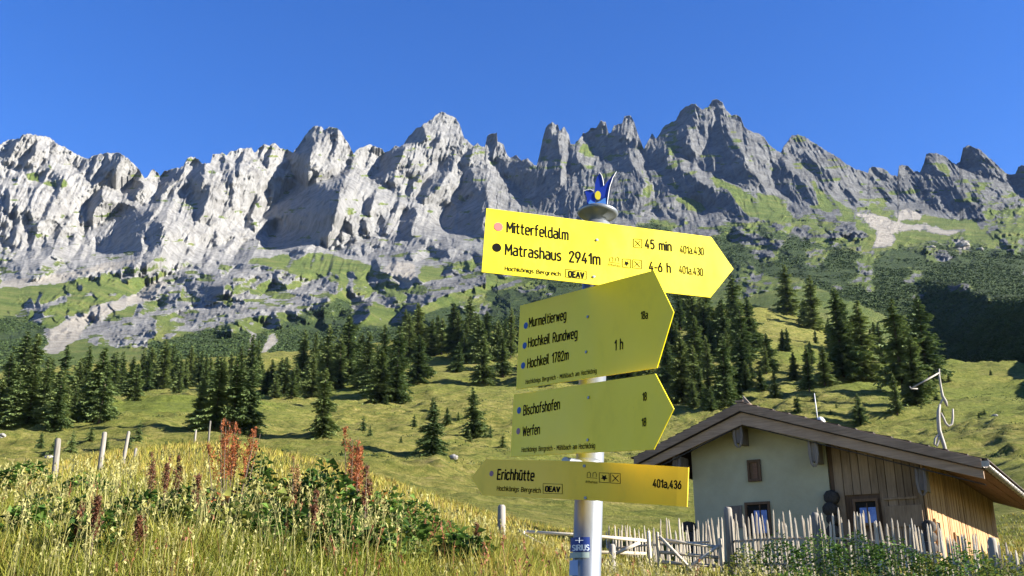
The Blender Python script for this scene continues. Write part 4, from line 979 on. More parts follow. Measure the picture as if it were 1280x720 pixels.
# a narrow road-sign alphabet drawn as strokes; cap height .7, x-height .5
def arc(cx, cy, rx, ry, a0, a1, n=7): return [(cx+rx*math.cos(R(a0+(a1-a0)*k/n)), cy+ry*math.sin(R(a0+(a1-a0)*k/n))) for k in range(n+1)]
def rrect(x0, y0, x1, y1, r=.12):
    return arc(x1-r, y1-r, r, r, 0, 90, 4)+arc(x0+r, y1-r, r, r, 90, 180, 4)+arc(x0+r, y0+r, r, r, 180, 270, 4)+arc(x1-r, y0+r, r, r, 270, 360, 4)+[(x1, y1-r)]
O_ = rrect(0, 0, .28, .5)
GL = {
 'o': (.28, [O_]), 'ö': (.28, [O_, [(.07, .62), (.07, .68)], [(.21, .62), (.21, .68)]]),
 'a': (.28, [[(.28, 0), (.28, .38)]+arc(.16, .38, .12, .12, 0, 90)+[(.03, .5)], [(.28, .29), (.12, .29)]+arc(.12, .165, .12, .125, 90, 180)+arc(.12, .12, .12, .12, 180, 270)+[(.28, .04)]]),
 'b': (.28, [[(0, .74), (0, 0)], O_]), 'd': (.28, [[(.28, .74), (.28, 0)], O_]), 'c': (.25, [arc(.14, .36, .13, .14, 30, 90, 4)+arc(.12, .38, .12, .12, 90, 180, 4)+arc(.12, .12, .12, .12, 180, 270, 4)+arc(.14, .14, .13, .14, 270, 330, 4)]),
 'e': (.28, [[(0, .25), (.28, .25), (.28, .38)]+arc(.16, .38, .12, .12, 0, 90, 4)+arc(.12, .38, .12, .12, 90, 180, 4)+arc(.12, .12, .12, .12, 180, 270, 4)+[(.25, 0)]]),
 'f': (.2, [[(.2, .74), (.16, .74)]+arc(.16, .64, .1, .1, 90, 180, 4)+[(.06, 0)], [(-.03, .48), (.19, .48)]]),
 'g': (.28, [O_, [(.28, .5), (.28, -.08)]+arc(.16, -.08, .12, .12, 0, -90, 4)+[(.03, -.2)]]),
 'h': (.27, [[(0, .74), (0, 0)], [(0, .36)]+arc(.135, .365, .135, .135, 180, 0, 8)+[(.27, 0)]]), 'i': (.0, [[(0, 0), (0, .5)], [(0, .63), (0, .70)]]),
 'k': (.25, [[(0, .74), (0, 0)], [(.24, .5), (0, .2)], [(.09, .31), (.26, 0)]]), 'l': (.08, [[(0, .74), (0, .08), (.08, 0)]]),
 'm': (.44, [[(0, .5), (0, 0)], [(0, .38)]+arc(.11, .39, .11, .11, 180, 0, 7)+[(.22, 0)], [(.22, .38)]+arc(.33, .39, .11, .11, 180, 0, 7)+[(.44, 0)]]),
 'n': (.27, [[(0, .5), (0, 0)], [(0, .36)]+arc(.135, .365, .135, .135, 180, 0, 8)+[(.27, 0)]]), 'r': (.17, [[(0, .5), (0, 0)], [(0, .34)]+arc(.14, .36, .14, .14, 180, 75, 5)]),
 's': (.24, [[(.23, .46)]+arc(.12, .38, .11, .12, 70, 180, 5)+[(.03, .29), (.21, .21)]+arc(.12, .12, .12, .12, 20, -110, 6)+[(0, .03)]]),
 't': (.2, [[(.07, .66), (.07, .1)]+arc(.16, .1, .09, .1, 180, 270, 4)+[(.2, 0)], [(-.02, .48), (.2, .48)]]),
 'u': (.27, [[(0, .5), (0, .135)]+arc(.135, .135, .135, .135, 180, 360, 8)+[(.27, .5)], [(.27, .5), (.27, 0)]]),
 'w': (.42, [[(0, .5), (.1, 0), (.21, .44), (.32, 0), (.42, .5)]]),
 'M': (.42, [[(0, 0), (0, .7), (.21, .24), (.42, .7), (.42, 0)]]), 'H': (.34, [[(0, 0), (0, .7)], [(.34, 0), (.34, .7)], [(0, .36), (.34, .36)]]),
 'B': (.32, [[(0, 0), (0, .7), (.18, .7)]+arc(.18, .53, .13, .17, 90, -90, 6)+[(0, .36)], [(.18, .36)]+arc(.19, .18, .14, .18, 90, -90, 6)+[(0, 0)]]),
 'R': (.32, [[(0, 0), (0, .7), (.18, .7)]+arc(.18, .52, .14, .18, 90, -90, 6)+[(0, .34)], [(.18, .34), (.33, 0)]]), 'E': (.28, [[(.29, .7), (0, .7), (0, 0), (.29, 0)], [(0, .36), (.25, .36)]]),
 'W': (.52, [[(0, .7), (.13, 0), (.26, .6), (.39, 0), (.52, .7)]]), 'A': (.36, [[(0, 0), (.18, .7), (.36, 0)], [(.06, .22), (.30, .22)]]), 'V': (.36, [[(0, .7), (.18, 0), (.36, .7)]]),
 'O': (.34, [rrect(0, 0, .34, .7, .15)]), 'S': (.32, [[(.31, .62)]+arc(.16, .53, .15, .17, 50, 180, 6)+[(.04, .42), (.28, .30)]+arc(.16, .17, .16, .17, 20, -140, 7)]), 'I': (0, [[(0, 0), (0, .7)]]),
 'U': (.34, [[(0, .7), (0, .17)]+arc(.17, .17, .17, .17, 180, 360, 8)+[(.34, .7)]]),
 '0': (.28, [rrect(0, 0, .28, .7, .14)]), '1': (.16, [[(0, .52), (.15, .7), (.15, 0)]]), '2': (.28, [[(.01, .52)]+arc(.14, .56, .13, .14, 190, -20, 8)+[(0, 0), (.29, 0)]]),
 '3': (.28, [[(.01, .6)]+arc(.13, .53, .14, .17, 130, -75, 7)+[(.1, .38)], [(.1, .38)]+arc(.13, .19, .15, .19, 75, -140, 8)]),
 '4': (.31, [[(.2, .7), (0, .17), (.31, .17)], [(.23, .36), (.23, 0)]]), '5': (.28, [[(.27, .7), (.04, .7), (.02, .38)]+arc(.13, .22, .15, .22, 110, -140, 8)]),
 '6': (.28, [[(.2, .7), (.02, .3)], rrect(0, 0, .28, .42, .14)]), '7': (.28, [[(0, .7), (.28, .7), (.09, 0)]]), '8': (.28, [rrect(.02, .37, .26, .7, .12), rrect(0, 0, .28, .37, .14)]),
 '9': (.28, [rrect(0, .28, .28, .7, .14), [(.27, .42), (.08, 0)]]), '-': (.18, [[(0, .27), (.18, .27)]]), '.': (.02, [[(0, 0), (.0, .07)]]), ',': (.04, [[(.04, .07), (0, -.1)]]), ' ': (.16, []),
}
GL['ü'] = (.27, GL['u'][1]+[[(.07, .62), (.07, .69)], [(.20, .62), (.20, .69)]])
def text_mesh(txt, bold=0.0, ext=.03):
    V, F = [], []; x = 0; w_ = .042+bold*1.2
    for ci, ch in enumerate(txt):
        adv, strokes = GL[ch]
        for L in strokes:
            for k, (a, b) in enumerate(zip(L, L[1:])):
                d = Vector((b[0]-a[0], b[1]-a[1])); l_ = d.length
                if l_ < 1e-5: continue
                d /= l_; q = Vector((-d.y, d.x))*w_; e = d*w_*.55; z = .02+.004*((k+ci) % 3)
                i = len(V)
                for s_, t_, p in ((1, -1, a), (-1, -1, a), (-1, 1, b), (1, 1, b)): V.append(Vector((x+p[0]+q.x*s_+e.x*t_, p[1]+q.y*s_+e.y*t_, z)))
                F.append((i, i+1, i+2, i+3))
        x += adv+.155
    return V, F, min(v.x for v in V), max(v.x for v in V)
# sticker lettering wraps the pole
V, F, x0, x1 = text_mesh('SIRIUS', .02, .0); c = pole_at(at(726, 683, SY).z); m = MB(); h_ = .012; zz = at(726, 687.5, SY).z
xa = at(716, 684, SY).x-c.x; xb = at(737, 684, SY).x-c.x; vs = []
for v in V:
    dx = max(-.036, min(.036, xa+(v.x-x0)/(x1-x0)*(xb-xa))); ang = math.asin(dx/.0372); vs.append(Vector((c.x+.0381*math.sin(ang), c.y-.0381*math.cos(ang), zz+v.y*.018))-pb)
m.add(vs, F); m.build('sticker_lettering', STW, pole)
m = MB(); c = pole_at(at(724, 678, SY).z)
for L_, w_ in (((724, 673), .0007), ((724, 682), .0007)): pass
m.tube([at(724, 671.8, SY-.004)-pb, at(724, 678.6, SY-.004)-pb], .0006, 4); m.tube([at(719, 675.5, SY-.004)-pb, at(729, 675.5, SY-.004)-pb], .0005, 4); m.build('sticker_star', STW, pole)

class Board:
    """arrow board: plane through two upright edges given by photo pixels and depths"""
    def __init__(s, tl, bl, Yl, tr, br, Yr):
        a = at(*tl, Yl); b = at(*tr, Yr); c = at(*bl, Yl)
        s.o = a; s.ex = (b-a).normalized(); s.n = s.ex.cross(Vector((0, 0, 1))); s.n.normalize()
        s.ez = s.n.cross(s.ex)*-1
        if s.ez.z < 0: s.ez = -s.ez
        if s.n.y > 0: s.n = -s.n                     # n points at the reader
    def h(s, px, py):
        u, sl_ = us(px, py); d = Vector((u, 1, sl_)); e0 = Vector((0, 0, EYE)); k = (s.o-e0).dot(s.n)/d.dot(s.n); P = e0+d*k-s.o
        return P.dot(s.ex), P.dot(s.ez)
    def make(s, outline, label, mat, bend=None):
        s.bend = bend; s.L = [s.h(*p) for p in outline]
        s.root = empty('arrow_sign', s.o); tag(s.root, label, 'sign', 'yellow hiking arrow signs on the pole')
        m = MB()
        if bend is None: m.prism([s.P(x, z, 0) for x, z in s.L], -s.n*.003)
        else:
            tl, tr, br, bl, tip = s.L; st = [(tip[0], tip[1], tip[1]), (max(tl[0], bl[0]), tl[1], bl[1])]; n = 26; x0 = st[1][0]; x1 = min(tr[0], br[0])
            for k in range(1, n+1):
                f = k/n; st.append((x0+(x1-x0)*f, tl[1]+(tr[1]-tl[1])*f, bl[1]+(br[1]-bl[1])*f))
            vs = []; fs = []
            for x, zt_, zb_ in st: vs += [s.P(x, zt_, 0), s.P(x, zb_, 0), s.P(x, zt_, -.003), s.P(x, zb_, -.003)]
            for k in range(len(st)-1):
                i = 4*k; j = i+4; fs += [(i, i+1, j+1, j), (i+2, j+2, j+3, i+3), (i, j, j+2, i+2), (i+1, i+3, j+3, j+1)]
            i = 4*(len(st)-1); fs += [(i, i+1, i+3, i+2), (0, 2, 3, 1)]; m.add(vs, fs)
        m.build('panel', mat, s.root, bevel=.0006 if bend is None else 0)
    def P(s, x, z, up):
        g = 0
        if s.bend and x > s.bend[0]: g = s.bend[1]*(x-s.bend[0])**2
        return s.ex*x+s.ez*z+s.n*(up-g)
    def text(s, txt, pl, pr, cap, bold=.008, mb=None):
        """pl, pr: photo pixels of the baseline ends; cap: cap height in photo pixels"""
        V, F, x0, x1 = text_mesh(txt, bold); a = s.h(*pl); b = s.h(*pr); top_ = s.h(pl[0], pl[1]-cap)
        W_ = math.hypot(b[0]-a[0], b[1]-a[1]); H_ = top_[1]-a[1]; k = W_/(x1-x0); dz = (b[1]-a[1])/W_; dx = (b[0]-a[0])/W_
        vs = [s.P(a[0]+(v.x-x0)*k*dx, a[1]+(v.x-x0)*k*dz+v.y*H_/.70, .0006+v.z*.008) for v in V]
        m = mb or MB(); m.add(vs, F); return m
    def dot(s, px, py, r_, mat):
        c = s.h(px, py); rr = abs(s.h(px+r_, py)[0]-c[0]); rr = abs(s.h(px, py+r_)[1]-c[1])
        m = MB(); m.prism([s.P(c[0]+rr*math.cos(a), c[1]+rr*math.sin(a), .0004) for a in [k*math.pi/10 for k in range(20)]], s.n*.0005); m.build('dot', mat, s.root)
    def seg(s, m, a, b, w_):
        a, b = s.h(*a), s.h(*b); d = Vector((b[0]-a[0], b[1]-a[1])); L_ = d.length or 1e-6; q = Vector((-d.y, d.x))/L_*w_/2
        m.prism([s.P(a[0]+q.x, a[1]+q.y, .0004), s.P(b[0]+q.x, b[1]+q.y, .0004), s.P(b[0]-q.x, b[1]-q.y, .0004), s.P(a[0]-q.x, a[1]-q.y, .0004)], s.n*.0005)
    def icon(s, c, w_, h_, kind, sk=0, name='pictogram'):
        m = MB(); x, y = c; q = [(x, y), (x+w_, y+sk), (x+w_, y+sk+h_), (x, y+h_)]
        if kind in 'xs':
            for k in range(4): s.seg(m, q[k], q[(k+1) % 4], .0011)
        if kind == 'x':
            i = .18; s.seg(m, (x+w_*i, y+h_*i+sk*.2), (x+w_*(1-i), y+sk+h_*(1-i)), .0016); s.seg(m, (x+w_*(1-i), y+h_*i+sk*.8), (x+w_*i, y+h_*(1-i)+sk*.2), .0016)
        if kind == 's':
            cx, cy = x+w_/2, y+h_/2+sk/2; L_ = []
            for k in range(10):
                a = k*math.pi/5+.3; r_ = (.34 if k % 2 == 0 else .17); L_.append(s.h(cx+w_*r_*math.cos(a), cy+h_*r_*math.sin(a)))
            m.prism([s.P(a[0], a[1], .0004) for a in L_], s.n*.0005)
        if kind == 'l':   # chair lift: two hangers over a line of small print
            for k in (0, .42):
                pts = [(x+w_*(.12+k), y+h_*.5), (x+w_*(.14+k), y+h_*.12), (x+w_*(.30+k), y+h_*.02), (x+w_*(.38+k), y+h_*.2), (x+w_*(.36+k), y+h_*.5)]
                for p, r_ in zip(pts, pts[1:]): s.seg(m, p, r_, .0010)
            s.seg(m, (x+w_*.1, y+h_*.56), (x+w_*.86, y+h_*.60+sk), .0009)
        if kind == 'b':   # framed emblem box
            for k in range(4): s.seg(m, q[k], q[(k+1) % 4], .0010)
        m.build(name, INK, s.root)
    def lettering(s, rows):
        m = MB()
        for r_ in rows: s.text(*r_[:4], bold=r_[4] if len(r_) > 4 else .012, mb=m)
        m.build('lettering', INK, s.root)
    def bolts(s, L):
        for p in L:
            c = s.h(*p); m = MB(); m.prism([s.P(c[0]+.004*math.cos(a), c[1]+.004*math.sin(a), .0003) for a in [k*math.pi/5 for k in range(10)]], s.n*.0022); m.build('rivet', STEEL, s.root, bevel=.0005)
    def clamp(s, z):
        """bracket between board and pole"""
        c = pole_at(s.o.z+z); t = (c-s.o).dot(s.ex); zz = (c-s.o).dot(s.ez); front = s.P(t, zz, -.003); back = c-s.o
        d = back-front; m = MB()
        m.tube([front+Vector((0, 0, 0)), front+d*max(.05, 1-.030/max(d.length, .031))], .012, 10); m.build('bracket', STEEL, s.root)
        m = MB(); m.tube([back-pd*.014, back+pd*.014], .0388, 28); m.build('clamp_band', STEEL, s.root, True)
FO = 'Hochkönigs Bergreich - Mühlbach am Hochkönig'
# 1: bright top board
b1 = Board((608, 260), (602, 340), 1.98, (889, 296), (888, 372), 2.13)
b1.make([(608, 260), (889, 296), (917, 336), (888, 372), (602, 340)], 'bright sunlit yellow arrow sign for Mitterfeldalm and Matrashaus, topmost, pointing right', YEL.m)
b1.lettering([('Mitterfeldalm', (633, 290), (711, 300), 12.5), ('45 min', (806, 310), (840, 314), 11), ('401a.430', (850, 316), (880, 319), 9, .002),
    ('Matrashaus', (631, 318), (702, 326), 13), ('2941m', (711, 327), (751, 331), 13), ('4-6 h', (811, 338), (839, 341), 11), ('401a.430', (849, 341), (879, 345), 9, .002),
    ('Hochkönigs Bergreich', (631, 338), (701, 345), 5, .006), ('OEAV', (710, 345.5), (731, 347.5), 6.5, .04), ('Arthurhaus', (760, 332), (776, 334), 3, .0)])
b1.icon((707, 336.5), 26, 10, 'b', 2.6, 'emblem_frame'); b1.icon((792, 298.5), 10.5, 10.5, 'x', 1); b1.icon((778, 323.5), 10.5, 10.5, 's', 1); b1.icon((791, 324.5), 11, 10.5, 'x', 1); b1.icon((760, 321), 17, 12, 'l', 1)
b1.dot(623, 283.5, 5.4, PINK); b1.dot(621, 309.5, 5.4, INK)
b1.bolts([(746, 300), (742, 346)]); b1.clamp(-.05)
# 2: four-line board
b2 = Board((650, 382), (645, 487), 2.23, (818, 338), (821, 460), 1.875)
b2.make([(650, 382), (817, 338), (842, 390), (821, 460), (645, 487)], 'shaded olive yellow arrow sign for Murmeltierweg and Hochkeil, tallest, second from the top', YEL.m)
b2.lettering([('Murmeltierweg', (661, 409), (708, 399), 11), ('Hochkeil Rundweg', (660, 434), (722, 422), 11), ('Hochkeil 1782m', (659, 460), (711, 449), 11), (FO, (657, 480), (746, 466), 5, .004),
    ('18a', (801, 399), (810, 398), 9), ('1 h', (768, 438), (779, 436), 12)])
b2.dot(657.5, 407, 4, BLUE); b2.dot(656, 432, 4, BLUE); b2.dot(654, 457, 4, BLUE); b2.clamp(-.08)
b2.bolts([(735, 396), (733, 440)])
# 3: two-line board
b3 = Board((642, 492), (638, 570), 2.27, (820, 467), (818, 563), 1.86)
b3.make([(642, 493), (819, 467), (842, 511), (817, 562), (638, 571)], 'shaded olive yellow arrow sign for Bischofshofen and Werfen, third from the top', YEL.m)
b3.lettering([('Bischofshofen', (654, 519), (700, 511), 11.5), ('Werfen', (653, 545), (675, 542), 11), (FO, (652, 565), (744, 560), 5.5, .004), ('18', (803, 501), (808.5, 500), 9.5), ('18', (802, 533), (808, 532), 9.5)])
b3.dot(649, 513, 4.2, BLUE); b3.dot(648, 539, 4, MAUVE); b3.clamp(-.07)
b3.bolts([(736, 497), (735, 550)])
# 4: lowest board, pointing left
b4 = Board((607, 574), (603, 619), 2.20, (833, 578.5), (832, 629.5), 1.90)
b4.make([(607, 574), (833, 578.5), (832, 629.5), (603, 619), (589, 597)], 'slim golden arrow sign for Erichhütte, lowest, pointing left', YELO.m, (.22, .85))  # bend added so the right part catches the grazing sun
b4.lettering([('Erichhütte', (621, 599), (668, 600.5), 12, .016), ('401a,436', (798, 605.5), (826, 606.3), 9.5, .02), ('Hochkönigs Bergreich', (621, 613), (676, 616), 5.5, .006), ('OEAV', (681, 614), (700, 615), 6, .04), ('Arthurhaus', (729, 603), (742, 603.6), 3, .0)])
b4.icon((679, 604.5), 23.5, 12, 'b', .8, 'emblem_frame'); b4.icon((744, 590), 10.5, 12, 's', .2); b4.icon((756, 590), 10, 12.5, 'x', .2); b4.icon((729, 589), 15, 13, 'l', .3)
b4.dot(614.5, 592, 3.4, MAUVE); b4.clamp(-.03)
b4.bolts([(728, 582), (729, 622)])
# ================================================================ FOREGROUND VEGETATION
def ribbons(P, az, h, w_, bend, C, name, mat, wave=0):
    """curved grass blades; P (n,3) roots"""
    n = len(P); ts = np.array([0, .38, .72, 1.0]); ws = np.array([1, .85, .55, .06])
    d = np.stack([np.cos(az), np.sin(az), np.zeros(n)], -1); q = np.stack([-np.sin(az+wave), np.cos(az+wave), np.zeros(n)], -1)
    V = np.zeros((n, 4, 2, 3)); 
    for i, t in enumerate(ts):
        c = P + d*(bend*h*t**2)[:, None]; c[:, 2] += h*t*(1-.32*bend*t)
        for s_, sg in enumerate((-1, 1)): V[:, i, s_] = c + q*(w_*ws[i]*sg*.5)[:, None]
    V = V.reshape(-1, 3); b = np.arange(n)[:, None]*8
    F = np.concatenate([b+np.array([[0, 1, 3, 2]]), b+np.array([[2, 3, 5, 4]]), b+np.array([[4, 5, 7, 6]])], 0)
    Cc = np.repeat(C, 8, axis=0)
    return mesh_np(name, V, F, mat, cols={'tint': Cc})
def veg_mat(name, trans=.35):
    m = Mat(name, .6, .25); a = m.attr('tint').outputs['Color']; m.set('Base Color', a)
    tr = m.n.new('ShaderNodeBsdfTranslucent'); mx = m.n.new('ShaderNodeMixShader'); mx.inputs[0].default_value = trans
    m.l.new(a, tr.inputs[0]); m.l.new(m.p.outputs[0], mx.inputs[1]); m.l.new(tr.outputs[0], mx.inputs[2]); m.l.new(mx.outputs[0], m.out.inputs[0]); return m.m
GRASSM = veg_mat('grass blades')
HEDGE = []
def grow(n, y0, y1, u0, u1, hmin, hmax, name, straw, seed, wk=1.0, dens=None):
    r_ = np.random.default_rng(seed)
    y = y0*(y1/y0)**r_.random(n); u = r_.uniform(u0, u1, n); x = u*y
    # clumping
    cl = fbm(x/.45, y/.45, 3, seed+1); keep = cl+r_.normal(0, .25, n) > -.25
    if dens is not None: keep &= dens(u, y)
    x, y, u = x[keep], y[keep], u[keep]; n = len(x)
    if n == 0: return
    x = x+r_.normal(0, .02, n)*y/6; z = gz(x, y)-.02
    big = fbm(x/1.6, y/1.6, 3, 501); mid = fbm(x/.7, y/.7, 2, 502)
    h = (hmin+(hmax-hmin)*r_.random(n)**1.4)*(1+.35*mid)*(1+.25*big)
    st = np.clip(straw + .9*big + .35*mid + r_.normal(0, .22, n), 0, 1)[:, None]
    g1 = np.array([.10, .15, .014]); g2 = np.array([.27, .27, .024]); s1 = np.array([.50, .41, .05]); s2 = np.array([.36, .27, .09])
    v = r_.random((n, 1)); C = (g1*(1-v)+g2*v)*(1-st) + (s1*(1-v)+s2*v)*st
    dark = r_.random((n, 1)) < .06; C = np.where(dark, C*np.array([.7, .45, .4]), C)
    wd = (.0035+.0006*y)*wk*r_.uniform(.6, 1.4, n)
    az = r_.uniform(0, 6.283, n)*.55+r_.choice([0, 3.1], n)+.4
    o = ribbons(np.stack([x, y, z], -1), az, h, wd, r_.uniform(.12, .75, n), C, name, GRASSM, wave=r_.normal(0, .8, n)); tag(o, kind='stuff')
UL, UR = -.72, .72
def left_side(u, y): return (u < .02+.012*y) | (y < 7.5)
grow(210000, 4.0, 20, UL, .22, .12, .36, 'meadow_grass', .26, 21, 1.0)
grow(80000, 4.2, 26, .0, UR, .10, .30, 'meadow_grass', .30, 22, 1.0)
grow(60000, 18, 46, UL, .3, .12, .34, 'mound_grass', .72, 23, 1.2)
grow(40000, 20, 60, .1, UR, .10, .25, 'pasture_grass', .25, 24, 1.3)
# seed-headed stems
def stems(n, y0, y1, u0, u1, h0, h1, seed, name, col):
    r_ = np.random.default_rng(seed); y = y0*(y1/y0)**r_.random(n); u = r_.uniform(u0, u1, n); x = u*y
    keep = fbm(x/1.4, y/1.4, 3, seed+3) > -.05; x, y = x[keep], y[keep]; n = len(x); z = gz(x, y)
    h = r_.uniform(h0, h1, n); az = r_.uniform(0, 6.28, n); bend = r_.uniform(.05, .35, n)
    C = np.array(col)*r_.uniform(.75, 1.2, (n, 1)); wd = .0018+.0005*y
    o = ribbons(np.stack([x, y, z], -1), az, h, wd, bend, C, name, GRASSM); tag(o, kind='stuff')
    # plumes: slim spindles of small husks
    d = np.stack([np.cos(az), np.sin(az), np.zeros(n)], -1); KK = 9; V = []; L = np.linspace(.80, 1.02, KK)
    t = L[None, :]; cz = (h[:, None]*t*(1-.32*bend[:, None]*t)); off = bend[:, None]*h[:, None]*t**2
    c = np.stack([x[:, None]+d[:, :1]*off, y[:, None]+d[:, 1:2]*off, z[:, None]+cz], -1)
    tri = r_.normal(0, 1, (n, KK, 3, 3))*(.0022+.0007*y)[:, None, None, None]*np.array([1, 1, 1.7])
    V = (c[:, :, None, :]+tri).reshape(-1, 3); F = np.arange(len(V)).reshape(-1, 3)
    o = mesh_np(name, V, F, GRASSM, cols={'tint': np.repeat(C, KK*3, axis=0)}); tag(o, kind='stuff')
stems(2600, 4.6, 20, UL, .25, .30, .62, 61, 'grass_seed_stems', (.42, .38, .13))
stems(420, 4.4, 12, UL, .2, .3, .52, 63, 'reddish_grass_stems', (.30, .12, .05))
stems(700, 13, 24, .05, UR, .25, .5, 62, 'grass_seed_stems', (.44, .38, .18))
# leafy plants ----------------------------------------------------------------
LEAFM = veg_mat('herb leaves', .3)
def leaves(r_, C0, n, rad, hgt, size, cols, dome=True):
    """folded oval leaves spread through a mound; returns V, F(quads), C"""
    V = []; F = []; C = []
    for k in range(n):
        a = r_.uniform(0, 6.28); q = math.sqrt(r_.random()); zz = r_.random()**.8
        lim = rad*(1-.55*zz**2) if dome else rad
        c = np.array([math.cos(a)*q*lim, math.sin(a)*q*lim, hgt*zz*(1-.35*q if dome else 1)])
        s = size*r_.uniform(.55, 1.35); az = a+r_.normal(0, .8); el = r_.uniform(-.5, .6)
        f = np.array([math.cos(az)*math.cos(el), math.sin(az)*math.cos(el), math.sin(el)]); sd = np.array([-math.sin(az), math.cos(az), r_.normal(0, .35)]); up = np.array([0, 0, .25*s])
        w_ = s*r_.uniform(.25, .42); i = len(V)
        V += [c, c+f*s*.45+sd*w_+up, c+f*s*.5-up*.2, c+f*s*.45-sd*w_+up, c+f*s]
        F += [(i, i+1, i+2, i+2), (i, i+2, i+3, i+3), (i+1, i+4, i+2, i+2), (i+2, i+4, i+3, i+3)]
        cc = np.array(cols[r_.integers(len(cols))])*r_.uniform(.7, 1.3); C += [cc]*5
    F = [(a, b, c) for a, b, c, d in F]
    return V, F, C
def herb(loc, rad, hgt, size, n, cols, label, seed, group=None, name='leafy_plant', stem_col=(.16, .17, .05)):
    r_ = np.random.default_rng(seed); root = empty(name, loc); tag(root, label, 'plant', group)
    V, F, C = leaves(r_, None, n, rad, hgt, size, cols); mesh_np('leaves', V, F, LEAFM, root, cols={'tint': np.array(C)})
    m = MB()
    for k in range(7):
        a = r_.uniform(0, 6.28); q = rad*.6*r_.random(); m.tube([(q*.3*math.cos(a), q*.3*math.sin(a), -.05), (q*math.cos(a), q*math.sin(a), hgt*.8)], [.006, .003], 4)
    m.build('stems', flat_mat('herb stem', stem_col, .8) if 'herb stem' not in bpy.data.materials else bpy.data.materials['herb stem'], root)
    return root
DG = [(.045, .095, .016), (.07, .135, .024), (.11, .19, .032)]; LG = [(.10, .19, .03), (.16, .26, .045), (.075, .15, .025)]; YG = [(.22, .26, .05), (.30, .30, .06), (.14, .2, .04)]; RG = [(.35, .09, .03), (.42, .16, .04), (.14, .16, .04)]
for px, Yd, rad, hgt, size, n, cols, lab in [
    (402, 7.6, .42, .62, .085, 520, DG, 'large dark green broadleaf clump left of the right rust dock'),
    (365, 8.2, .30, .50, .08, 320, LG, 'mid green broadleaf clump between the two rust docks'),
    (318, 8.6, .22, .66, .075, 260, DG, 'upright dark leafy plant just right of the left rust dock'),
    (335, 7.2, .28, .42, .09, 220, YG, 'yellowing leafy plant in front between the docks'),
    (232, 7.8, .36, .36, .07, 340, DG, 'dark shadowy herb patch below the left rust dock'),
    (170, 7.6, .30, .34, .07, 260, DG, 'dark green herb patch left of the left rust dock'),
    (480, 8.0, .40, .46, .07, 380, LG, 'bright green leafy clump right of the right rust dock'),
    (520, 8.8, .34, .44, .07, 320, LG, 'rounded green leafy clump farther right on the mound slope'),
    (550, 9.6, .30, .34, .06, 220, LG, 'low green herb clump nearest the gates'),
    (30, 12.5, .60, .45, .09, 420, LG, 'bright green herb patch at the left edge beyond the first post'),
    (105, 11.5, .45, .32, .08, 300, LG, 'bright herb patch at the foot of the first fence post'),
    (288, 6.6, .25, .30, .08, 160, YG, 'pale yellow green rosette below the left rust dock'),
    (430, 6.4, .22, .32, .085, 160, LG, 'low broadleaf rosette in front of the right rust dock')]:
    herb(gpt(px, Yd), rad*1.1, hgt*1.35, size, n, cols, lab, int(px))
for k in range(26):
    px = random.uniform(225, 590) if k < 19 else random.uniform(20, 225); Yd = random.uniform(5.6, 9.2)
    herb(gpt(px, Yd), random.uniform(.14, .30), random.uniform(.28, .46), random.uniform(.06, .10), random.randint(110, 240), random.choice([LG, LG, DG, YG]),
         'small leafy weed scattered in the meadow grass around the rust docks', 600+k, 'small leafy weeds in the meadow')
# dock plants with rust seed spikes
DOCKM = veg_mat('dock seed', .25)
def dock(loc, h, spikes, spread, label, seed, low=(.30, .10, .03), group=None, leafy=True):
    r_ = np.random.default_rng(seed); h = h*1.15; root = empty('dock_plant', loc); tag(root, label, 'plant', group)
    for s in range(spikes):
        a = r_.uniform(0, 6.28); q = spread*r_.random(); tx, ty = q*math.cos(a), q*math.sin(a); hh = h*r_.uniform(.7, 1)
        V = []; C = []; m = MB(); m.tube([(tx*.2, ty*.2, -.05), (tx*.7, ty*.7, hh*.5), (tx, ty, hh)], [.006, .005, .002], 4)
        for b in range(16):
            t = r_.uniform(.42, .97); ba = r_.uniform(0, 6.28); bl = hh*.16*(1.05-t)*2+.015
            base = np.array([tx*t, ty*t, hh*t]); tip = base+np.array([math.cos(ba)*bl*.42, math.sin(ba)*bl*.42, bl])
            for j in range(26):
                c = base+(tip-base)*r_.random()+r_.normal(0, .007, 3); V += list(c+r_.normal(0, .0075, (3, 3))); col = np.array(low)*r_.uniform(.6, 1.6); C += [col]*3
        st = m.build('stalk', BARK, root)
        mesh_np('seed_spike', V, np.arange(len(V)).reshape(-1, 3), DOCKM, st, cols={'tint': np.array(C)})
    if leafy:
        V, F, C = leaves(r_, None, 90, spread*1.3+.08, h*.38, .12, [(.10, .17, .03), (.40, .10, .03), (.45, .22, .05), (.30, .30, .06)], False)
        mesh_np('leaves', V, F, LEAFM, root, cols={'tint': np.array(C)})
dock(gpt(283, 8.4), .98, 12, .30, 'big bushy rust red dock with orange lower leaves on the left', 71, (.30, .095, .03))
dock(gpt(441, 8.0), 1.10, 9, .20, 'tall rust red dock spike in the middle of the meadow', 72, (.30, .095, .03))
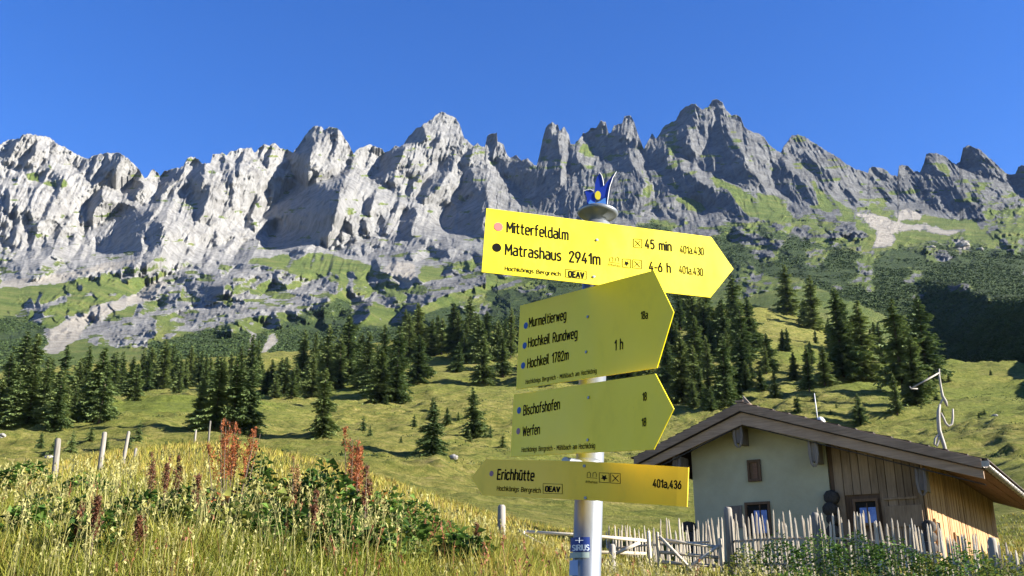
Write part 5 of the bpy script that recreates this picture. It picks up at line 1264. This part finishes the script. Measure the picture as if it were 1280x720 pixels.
for i, (px, Yd, h, lab) in enumerate([(183, 8.3, .78, 'slim brown dock spike, leftmost of three in the grass'), (203, 8.0, .68, 'brown dock spike in the middle of three in the grass'),
    (213, 8.3, .68, 'brown dock spike, right one of three in the grass'), (240, 7.6, .55, 'short brown dock just left of the big rust dock'), (455, 7.0, .72, 'brown dock behind the low rosette under the tall spike'),
    (88, 5.6, .40, 'small reddish dock at the bottom left corner'), (112, 5.4, .45, 'taller reddish dock at the bottom, right of the corner one'), (172, 5.4, .38, 'faint reddish dock at the bottom below the three brown spikes'),
    (388, 6.2, .50, 'dark brown dock at the bottom between the leafy clumps'), (365, 7.4, .75, 'ochre brown dock between the two big rust docks'), (596, 10, .45, 'small brown dock in the thin grass left of the gate post stub')]):
    dock(gpt(px, Yd), h, 2, .05, lab, 80+i, (.16, .065, .03) if i != 9 else (.30, .17, .06), leafy=False)
# bushes against the picket fence
for i, (px, Yd, rad, hgt, n, cols, lab) in enumerate([
    (935, 16.3, .55, .8, 500, YG, 'pale grassy bush right of the stout fence post'), (978, 15.6, .75, .95, 800, DG, 'rounded bush below the lower gable window'),
    (1030, 15.2, .8, 1.0, 900, LG, 'green nettle bush below the middle fence post'), (1078, 14.6, .9, .98, 1100, DG, 'widest dark green bush under the blue timber window'),
    (1125, 14.0, .85, .92, 1000, DG, 'dark bush left of the hut corner in front of the pickets'), (1172, 13.8, .6, .72, 600, YG, 'yellowish low bush below the hut corner'),
    (1215, 13.2, .7, .85, 800, LG, 'light green flowering bush before the warm side wall'), (1262, 12.6, .7, .70, 700, YG, 'thin pale bush at the right picture edge'),
    (1000, 13.6, .7, .5, 600, LG, 'low front bush at the bottom, left of the dark bushes'), (1150, 12.0, .8, .5, 700, LG, 'low front bush at the bottom right')]):
    p = gpt(px, Yd); herb(p, rad, hgt*1.2, .065, int(n*1.2), cols, lab, 900+i, name='leafy_bush', )
# ================================================================ MOUNTAIN AIR
def haze():
    m = bpy.data.materials.new('mountain air'); m.use_nodes = True; t = m.node_tree
    t.nodes.remove(t.nodes['Principled BSDF']); v = t.nodes.new('ShaderNodeVolumePrincipled')
    v.inputs['Color'].default_value = (.42, .62, 1, 1); v.inputs['Density'].default_value = 1.2e-5; v.inputs['Anisotropy'].default_value = .1
    t.links.new(v.outputs[0], [n for n in t.nodes if n.type == 'OUTPUT_MATERIAL'][0].inputs['Volume'])
    b = MB(); b.box((0, 2400, 0), (9000, 5600, 4400)); o = b.build('haze', m); tag(o, kind='stuff')
    lo = min(v_[2] for v_ in MV.reshape(-1, 3)[::50]); print('zmin', lo, 'zmax', MV[..., 2].max(), 'x', MV[..., 0].min(), MV[..., 0].max(), 'y', MV[..., 1].max())
haze()
